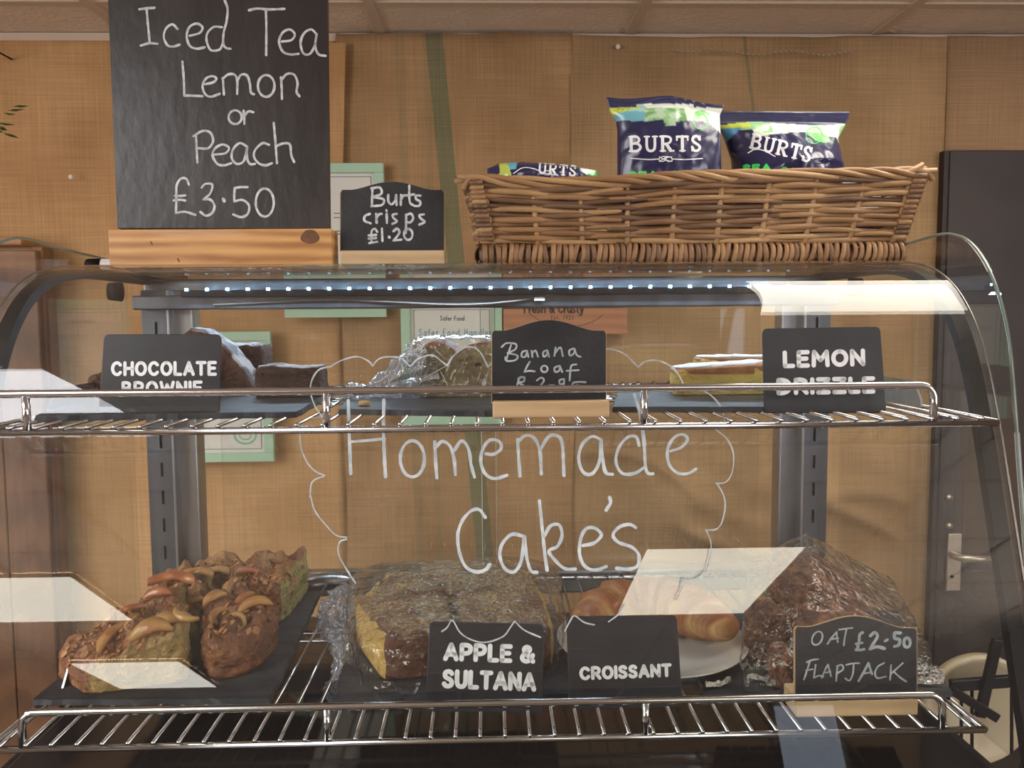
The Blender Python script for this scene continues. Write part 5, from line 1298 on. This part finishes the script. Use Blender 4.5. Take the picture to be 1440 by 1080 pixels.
for i in range(rows):
    f = (i+.5)/rows; z = zr0+(zr1-zr0)*i/(rows-1)
    segs = [(-.002, .36+random.uniform(-.04, .04)), (.30+random.uniform(-.03, .03), .70), (.64+random.uniform(-.03, .03), 1.002)]
    for (u0, u1) in segs:
        pts_ = []; ph = random.uniform(0, 6); sl = random.uniform(-.0028, .0032); nn = 46
        for k in range(nn+1):
            t = k/nn; x = bx0+(bx1-bx0)*(u0+(u1-u0)*t)
            q = front_pt(x, z+sl*(t-.5)+.0012*math.sin(7*t+ph), f, i); pts_.append(q)
        r0 = random.uniform(.0036, .0046)
        rad = [r0*(1-.35*abs(k/nn-.4))*(.55 if k in (0, nn) else 1) for k in range(nn+1)]
        MB().tube(pts_, rad, 7).mk('woven_rod', random.choice(WK), bas, smooth=True)
    # the rod runs on round the sides and the back
    X0, X1, Y0, Y1 = bxy(f); pts_ = []; c = .012
    path = [(X1, Y0), (X1+.004, Y0+.01), (X1, Y0+.06), (X1, Y1-.06), (X1, Y1-.01), (X1-c, Y1)]+[(X1-(X1-X0)*k/10, Y1) for k in range(1, 10)]+[(X0+c, Y1), (X0, Y1-.01), (X0, Y1-.06), (X0, Y0+.06), (X0-.004, Y0+.01), (X0, Y0)]
    PP_ = crom([Vector((x, y, z+zsag(x, f))) for x, y in path], .012)
    PP_ = [p+Vector((.002*math.sin(j*1.3+i*math.pi), .003*math.sin(j*1.1+i*math.pi), 0)) for j, p in enumerate(PP_)]
    MB().tube(PP_, .0038, 6).mk('woven_rod', WK[i % 4], bas, smooth=True)
    # short stacked rod ends at the front corners
    for (xx, s_) in ((X0, -1), (X1, 1)):
        zz = z+zsag(xx, f)+.003
        MB().tube([(xx+s_*-.016, Y0-.006, zz), (xx+s_*-.002, Y0-.0065, zz), (xx+s_*.003, Y0+.002, zz), (xx+s_*.002, Y0+.014, zz)], .0036, 7).mk('rod_end', random.choice(WK), bas, smooth=True)
for k in range(10):
    for side in ('f', 'b'):
        x = bx0+sp*(k+.3); 
        X0, X1, Y0, Y1 = bxy(1); xt = X0+(X1-X0)*(x-bx0)/(bx1-bx0)
        ya, yb_ = (by0, Y0) if side == 'f' else (by1, Y1)
        MB().tube([(x, ya, bz0+.01), ((x+xt)/2, (ya+yb_)/2, (bz0+bz1)/2), (xt, yb_, bz1-.002)], .0036, 7).mk('stake', WK[2], bas, smooth=True)
for k in range(3):
    for xx, xt in ((bx0, bxy(1)[0]), (bx1, bxy(1)[1])):
        y = by0+(by1-by0)*(k+1)/4; MB().tube([(xx, y, bz0+.01), (xt, y, bz1-.002)], .0034, 7).mk('stake', WK[2], bas, smooth=True)
# foot border: a core rod bound with loops
core = [(bx0, by0-.002), (bx1, by0-.002), (bx1, by1), (bx0, by1)]
MB().tube([Vector((x, y, ZT+.014)) for x, y in core], .0075, 8, closed=True).mk('border_core', WK[3], bas, smooth=True)
lp = None; cnt = 0
x = bx0+.004
loops = []
while x < bx1-.002:
    loops.append((x, by0-.002, 0)); x += random.uniform(.0062, .0088)
y = by0+.012
while y < by1: loops += [(bx0, y, 1), (bx1, y, 1)]; y += .0105
x = bx0+.01
while x < bx1-.002: loops.append((x, by1, 0)); x += .0115
protos = []
for v in range(4):
    m_ = MB(); t_ = random.uniform(-.25, .3)
    m_.tube([Vector((t_*.010*math.sin(a)+.0006*v, -.0094*math.cos(a), .0130*math.sin(a))) for a in [2*math.pi*k/14 for k in range(14)]], .0034, 6, closed=True, flat=.6)
    me = bpy.data.meshes.new('binding'); me.from_pydata([tuple(q) for q in m_.v], [], m_.f); me.materials.append(WK[(1, 3, 1, 0)[v]]); me.polygons.foreach_set('use_smooth', [True]*len(m_.f)); protos.append(me)
for (x, y, r_) in loops:
    o = bpy.data.objects.new('binding', random.choice(protos)); COL.objects.link(o); o.parent = bas
    o.location = Vector((x, y, ZT+.0152))-ORG[bas]; o.rotation_euler = (random.uniform(-.1, .1), random.uniform(-.12, .12), (math.pi/2 if r_ else 0)+random.uniform(-.2, .2)); o.scale = (1, 1, random.uniform(.88, 1.02))
# twisted rim of long rods
X0, X1, Y0, Y1 = bxy(1)
def rim_path(a): 
    pts_ = []
    P4 = [Vector((X0, Y0, 0)), Vector((X1, Y0, 0)), Vector((X1, Y1, 0)), Vector((X0, Y1, 0))]
    s_ = 0
    for i in range(4):
        p, q = P4[i], P4[(i+1) % 4]; L = (q-p).length; n = int(L/.008)
        for k in range(n):
            c = p.lerp(q, k/n); s_ += L/n; th = a+s_*34+.7*math.sin(s_*23)
            pts_.append(Vector((c.x, c.y+.0052*math.cos(th), bz1+zsag(c.x, 1)+.0052*math.sin(th))))
    return pts_
for k in range(4): MB().tube(rim_path(k*math.pi/2), .0036, 7, closed=True).mk('rim_rod', WK[(k*2) % 4], bas, smooth=True)
for (xx, yy, dx, dy, dz) in ((X0, Y0, -.014, -.004, .004), (X0, Y0+.006, -.018, .004, .000), (X0, Y0, -.008, -.006, -.012), (X1, Y0, .012, -.003, .003), (X1-.02, Y0, .014, -.006, .010), (X1, Y0, .010, .002, -.008)):
    zz = bz1+zsag(xx, 1); MB().tube([(xx+.02*(1 if dx < 0 else -1), yy, zz), (xx, yy-.004, zz+.002), (xx+dx, yy+dy, zz+dz)], [.003, .0036, .0034], 7).mk('rod_tip', WK[2], bas, smooth=True)
# woven floor of the basket
m_ = MB()
for k in range(16):
    y = by0+.008+(by1-by0-.016)*k/15; m_.tube([(bx0+(bx1-bx0)*j/30, y, ZT+.018+.002*math.sin(j*math.pi/1.5+k*math.pi)) for j in range(31)], .0058, 6)
o = m_.mk('basket_floor', WK[1], bas, smooth=True); o['kind'] = 'stuff'

# ---- crisp packets
NAVY = (.020, .020, .075)
PM = bpy.data.materials.new('packet_print'); PM.use_nodes = True
nt = PM.node_tree; b_ = nt.nodes['Principled BSDF']; at = nt.nodes.new('ShaderNodeAttribute'); at.attribute_name = 'print'
nt.links.new(at.outputs['Color'], b_.inputs['Base Color']); b_.inputs['Roughness'].default_value = .27; b_.inputs['Coat Weight'].default_value = .4; b_.inputs['Coat Roughness'].default_value = .2
WHT = M('packet_white', (.80, .80, .84), rough=.35); GRN = M('packet_green', (.05, .72, .12), rough=.35); GRN2 = M('packet_green_soft', (.12, .50, .12), rough=.4)
def packet(Y, xl, xr, ytop, ybot, label, colf, bulge=.028, tilt=None, seed=1, seal=14, NU=110, NV=110, crump=.0022, lift=None):
    """xl, xr, ytop: functions of v (0 top .. 1 bottom) / u giving pixels; the sealed top is flat"""
    V = []; col = []; Fc = []
    for side in (-1, 1):
        for j in range(NV+1):
            v = j/NV
            for i in range(NU+1):
                u = i/NU
                yt = ytop(u); py = yt+(ybot-yt)*v; px_ = xl(v)+(xr(v)-xl(v))*u
                p = PY(px_, py, Y)
                sealv = seal/(ybot-yt)
                k = min(1, max(0, (v-sealv)/.30)); k = math.sqrt(1-(1-k)**2); kb = min(1, max(0, (1-v)/.2)); kb = math.sqrt(1-(1-kb)**2)
                e = max(0, 1-(2*u-1)**2)**.55
                d = bulge*k*kb*e
                if v < sealv: d = .0006+.0006*math.sin(py*2.2)
                cr_n = noise.noise((px_*.035+seed, py*.03, side*2.0))*.55+abs(noise.noise((px_*.02+py*.03+seed, py*.015-px_*.012, side)))*1.2-.3+.35*noise.noise((px_*.10, py*.06, seed))
                d += crump*cr_n*min(1, k+.15)*kb*(.3+.7*e)*1.6
                if lift and side < 0: d += lift(px_, py)*k*e
                q = p+Vector((0, side*max(d, .0004), 0)); V.append(q)
                col.append((*(colf(px_, py, u, v) if side < 0 else NAVY), 1))
    n = (NU+1)*(NV+1)
    for j in range(NV):
        for i in range(NU):
            a = j*(NU+1)+i; Fc.append((a, a+NU+1, a+NU+2, a+1)); Fc.append((n+a, n+a+1, n+a+NU+2, n+a+NU+1))
    for j in range(NV):
        a = j*(NU+1); Fc.append((a, n+a, n+a+NU+1, a+NU+1)); a += NU; Fc.append((a, a+NU+1, n+a+NU+1, n+a))
    for i in range(NU): Fc.append((i, i+1, n+i+1, n+i)); a = NV*(NU+1)+i; Fc.append((a, n+a, n+a+1, a+1))
    if tilt:
        c0, ax_, ang = tilt; q_ = Matrix.Rotation(ang, 4, Vector(ax_)); V = [q_ @ (v_-c0)+c0 for v_ in V]
    c = sum(V, Vector())/len(V); zmin = min(v_.z for v_ in V)
    t = thing('crisp_packet', (c.x, c.y, zmin), label, 'crisps', 'crisp packets in the basket')
    o = mk('packet_body', V, Fc, PM, t, smooth=True)
    at_ = o.data.color_attributes.new('print', 'FLOAT_COLOR', 'POINT')
    at_.data.foreach_set('color', [x_ for c_ in col for x_ in c_])
    bv = BVHTree.FromPolygons(V, [f for f in Fc])
    def fm(x_, y_):
        d = ray(x_, y_).normalized(); h = bv.ray_cast(EYEV, d)
        if h[0] is None: return PY(x_, y_, Y)-Vector((0, .0, 0))
        return h[0]-d*.0007
    return o, fm
def lerpf(pts):
    def f(t):
        for (a, x), (b, y) in zip(pts, pts[1:]):
            if t <= b: return x+(y-x)*(t-a)/(b-a)
        return pts[-1][1]
    return f
def hills(x, y, c):
    n = noise.noise((x*.06, y*.14, c)); 
    if n > .12: return (.16, .34, .13)
    if n > -.12: return (.27, .46, .22)
    return (.42, .58, .42)
def col1(x, y, u, v):
    top = 150-(4 if 895 < x < 975 else 0)+(abs(x-935)/80)**2*3
    low = 178-8*math.sin(math.pi*u)*0+(-5 if x < 930 else 0)+3*math.sin(x*.05)+(5 if 928 < x < 944 else 0)+(x > 990)*(x-990)*.45
    if y < top: return NAVY
    if y < low:
        if math.hypot(x-985, y-171) < 15: return (.16, .62, .14) if math.hypot(x-985, y-171) > 12 else (.30, .70, .24)
        if x < 897 and y < 158+(880-x)*.25: return (.55, .62, .08)
        if x < 905-(y-150)*.1 : return (.16, .42, .50) if y > 160 else (.35, .55, .50)
        if x > 960: return (.72, .76, .70)
        if y < 155: return (.72, .76, .72)
        return hills(x, y, 1)
    return NAVY
p1, f1 = packet(1.10, lerpf([(0, 853), (.10, 858), (.15, 866), (.22, 868), (.6, 868), (1, 880)]), lerpf([(0, 1018), (.07, 1012), (.15, 1013), (.6, 1015), (1, 1000)]),
    lambda u: 137+14*max(0, u-.55)*1.6+2*math.sin(u*9), 352, 'upright navy crisp packet at the left, its name printed straight', col1, seed=1, bulge=.030, seal=12)
def slabtext(g, letters, fm, wd=3.2, sw=1.6):
    for pts_, w_ in letters: stroke(g, pts_, w_, fm, 1.5)
def burts(x0, y0, x1, y1, h, rot=0, sc=None):
    """slab-serif BURTS drawn with strokes between two baseline pixels"""
    L = Vector((x1-x0, y1-y0)); ex = L.normalized(); ey = Vector((ex.y, -ex.x)); tot = L.length
    W = {'B': .19, 'U': .21, 'R': .21, 'T': .19, 'S': .16}; out = []; x = 0
    for ch in 'BURTS':
        w_ = W[ch]*tot*.86
        def P(a, b): v = Vector((x0, y0))+ex*(x+a*w_)+ey*(b*h); return (v.x, v.y)
        T, N_ = h*.20, h*.11
        if ch == 'B': sts = [([P(.16, .05), P(.16, .95)], T), ([P(0, .04), P(.5, .04)], N_), ([P(0, .96), P(.5, .96)], N_), ([P(.16, .96), P(.6, .96), P(.82, .76), P(.58, .54), P(.16, .54)], T*.8), ([P(.16, .52), P(.66, .52), P(.92, .28), P(.64, .05), P(.16, .04)], T*.85)]
        if ch == 'U': sts = [([P(.2, .95), P(.2, .35), P(.3, .1), P(.52, .04), P(.72, .12), P(.8, .35), P(.8, .95)], T*.85), ([P(.04, .96), P(.38, .96)], N_), ([P(.64, .96), P(.98, .96)], N_)]
        if ch == 'R': sts = [([P(.18, .05), P(.18, .95)], T), ([P(.02, .04), P(.36, .04)], N_), ([P(.02, .96), P(.5, .96), P(.76, .86), P(.78, .66), P(.55, .5), P(.18, .48)], T*.75), ([P(.45, .48), P(.78, .06)], T), ([P(.72, .04), P(1.0, .04)], N_)]
        if ch == 'T': sts = [([P(.5, .04), P(.5, .95)], T), ([P(.06, .94), P(.94, .94)], T*.75), ([P(.07, .94), P(.05, .72)], N_), ([P(.93, .94), P(.95, .72)], N_), ([P(.3, .04), P(.7, .04)], N_)]
        if ch == 'S': sts = [([P(.84, .74), P(.64, .94), P(.34, .95), P(.14, .76), P(.3, .58), P(.66, .42), P(.86, .24), P(.66, .05), P(.3, .05), P(.1, .26)], T*.85), ([P(.86, .96), P(.86, .72)], N_), ([P(.1, .04), P(.1, .3)], N_)]
        out += sts; x += w_+tot*.035
    return out
def knot(g, cx, cy, x0, x1, fm, rot=0, w_=1.5):
    stroke(g, [(x0, cy-1+rot*(x0-cx)), ((x0+cx)/2, cy+.8+rot*(x0-cx)/2), (cx-9, cy+rot*-9)], w_, fm)
    stroke(g, [(cx+9, cy+rot*9), ((x1+cx)/2, cy+.8+rot*(x1-cx)/2), (x1, cy-.6+rot*(x1-cx))], w_, fm)
    for s_ in (-1, 1):
        stroke(g, ell(cx+s_*4, cy+rot*s_*4, 5.5, 3.2, s_*.3, 10), w_*.8, fm, 1); stroke(g, [(cx-s_*9, cy-3+rot*-9), (cx, cy+s_*1.5), (cx+s_*9, cy+3.4)], w_*.8, fm, 1)
g = MB(); slabtext(g, burts(885, 213.5, 990, 212.5, 22), f1); g.mk('brand_lettering', WHT, p1)
g = MB(); knot(g, 936, 223.5, 887, 988, f1); g.mk('rope_knot_emblem', WHT, p1)
g = MB(); ptext(g, 'SEA', (884, 255), (926, 254), 14, 4.2, f1); ptext(g, 'SALT', (942, 254), (994, 254), 14, 4.2, f1); g.mk('flavour_lettering', GRN, p1)
g = MB(); stroke(g, ell(985, 171, 10.5, 10.5), 1, f1); g.mk('green_seal', GRN, p1)
g = MB()
for (a, b) in (((868, 155), (874, 152)), ((875, 155), (880, 151)), ((882, 154), (889, 150))): stroke(g, [a, ((a[0]+b[0])/2, a[1]-3), b], .9, f1)
g.mk('small_writing', M('dark_green_ink', (.08, .16, .06), rough=.6), p1)
PSC = lambda p: S(840, 120, 3.789, p)
def col2(x, y, u, v):
    yt = 158+u*0
    if y < 176+(4*math.sin(x*.04)) : return NAVY
    if x < 1052 and y < 182: return (.50, .60, .08)
    if x < 1040-(y-182)*1.1 and y < 200: return (.10, .30, .52)
    if y < 192-(x < 1060)*6 and x < 1080: return (.30, .55, .28)
    if math.hypot(x-1144, (y-190)*.85) < 16: return (.16, .66, .14)
    if x > 1055+(y-195)*.25 and y < 190+abs(x-1120)*.12 and x < 1178: return (.62, .68, .62)
    if x > 1172 and y < 205: return (.30, .55, .28)
    return NAVY
p2, f2_ = packet(1.15, lerpf([(0, 1010), (.11, 1010), (.2, 1018), (.35, 1028), (1, 1040)]), lerpf([(0, 1195), (.08, 1190), (.2, 1178), (.4, 1181), (1, 1170)]),
    lambda u: 156+1.5*u, 352, 'crumpled navy crisp packet at the right, its name slanting down', col2, seed=6, bulge=.030, seal=16, crump=.005, lift=lambda x, y: .00105*max(0, min(48, y-190-max(0, (1085-x))*.55)))
# its face creased so that the light strikes it
g = MB()
def slant(x0, y0, x1, y1): return burts(x0, y0, x1, y1, 21)
slabtext(g, slant(1054, 208, 1142, 229), f2_); g.mk('brand_lettering', WHT, p2)
g = MB(); stroke(g, [(1052, 215), (1062, 210), (1075, 212), (1090, 220)], 1.4, f2_); g.mk('rope_line', WHT, p2)
g = MB(); ptext(g, 'SEA', (1044, 243), (1085, 242), 12, 3.6, f2_); ptext(g, 'SALT', (1098, 246), (1140, 250), 12, 3.6, f2_); g.mk('flavour_lettering', GRN, p2)
g = MB(); stroke(g, ell(1145, 190, 11, 12, .3), .9, f2_); g.mk('green_seal', GRN, p2)
def col3(x, y, u, v):
    if x < 702: return NAVY
    if x < 712+(y-228)*.3: return (.50, .60, .1)
    if x < 728-(y-230)*.3 and y < 242: return (.12, .42, .52)
    if x > 800+(y-230)*1.2 and y < 250: return (.12, .55, .14) if (x+y*2) % 60 < 34 else (.65, .72, .68)
    return NAVY
p3, f3 = packet(1.085, lerpf([(0, 700), (.1, 685), (.3, 685), (1, 690)]), lerpf([(0, 800), (.12, 840), (.4, 842), (1, 838)]), lambda u: 228+5*abs(u-.35)*1.5, 300,
    'slumped navy crisp packet lying low in the left end of the basket', col3, seed=9, bulge=.030, seal=1, crump=.004)
g = MB(); slabtext(g, burts(742, 243, 812, 248, 15)[5:], f3); g.mk('brand_lettering', WHT, p3)
g = MB(); stroke(g, [(722, 244), (735, 236), (750, 237), (765, 243), (785, 247)], 1.3, f3); stroke(g, ell(770, 243, 6, 3), 1, f3); g.mk('rope_knot_emblem', WHT, p3)
g = MB(); ptext(g, 'SEA', (725, 258), (750, 262), 8, 3, f3); ptext(g, 'SALT', (765, 264), (800, 268), 8, 3, f3); g.mk('flavour_lettering', GRN, p3)
# packets lying flat below, seen through the weave
def coln(x, y, u, v): return NAVY if (v < .5 or u > .4) else (.70, .74, .74)
packet(1.12, lerpf([(0, 860), (1, 850)]), lerpf([(0, 1000), (1, 1010)]), lambda u: 285, 350, 'navy crisp packet lying in the middle of the basket behind the weave', coln, seed=14, bulge=.02, seal=2, NU=30, NV=30)
packet(1.14, lerpf([(0, 1110), (1, 1100)]), lerpf([(0, 1240), (1, 1245)]), lambda u: 255, 350, 'packet lying at the right end of the basket behind the weave', lambda x, y, u, v: (.70, .70, .72) if v < .6 else NAVY, seed=17, bulge=.02, seal=2, NU=30, NV=30)
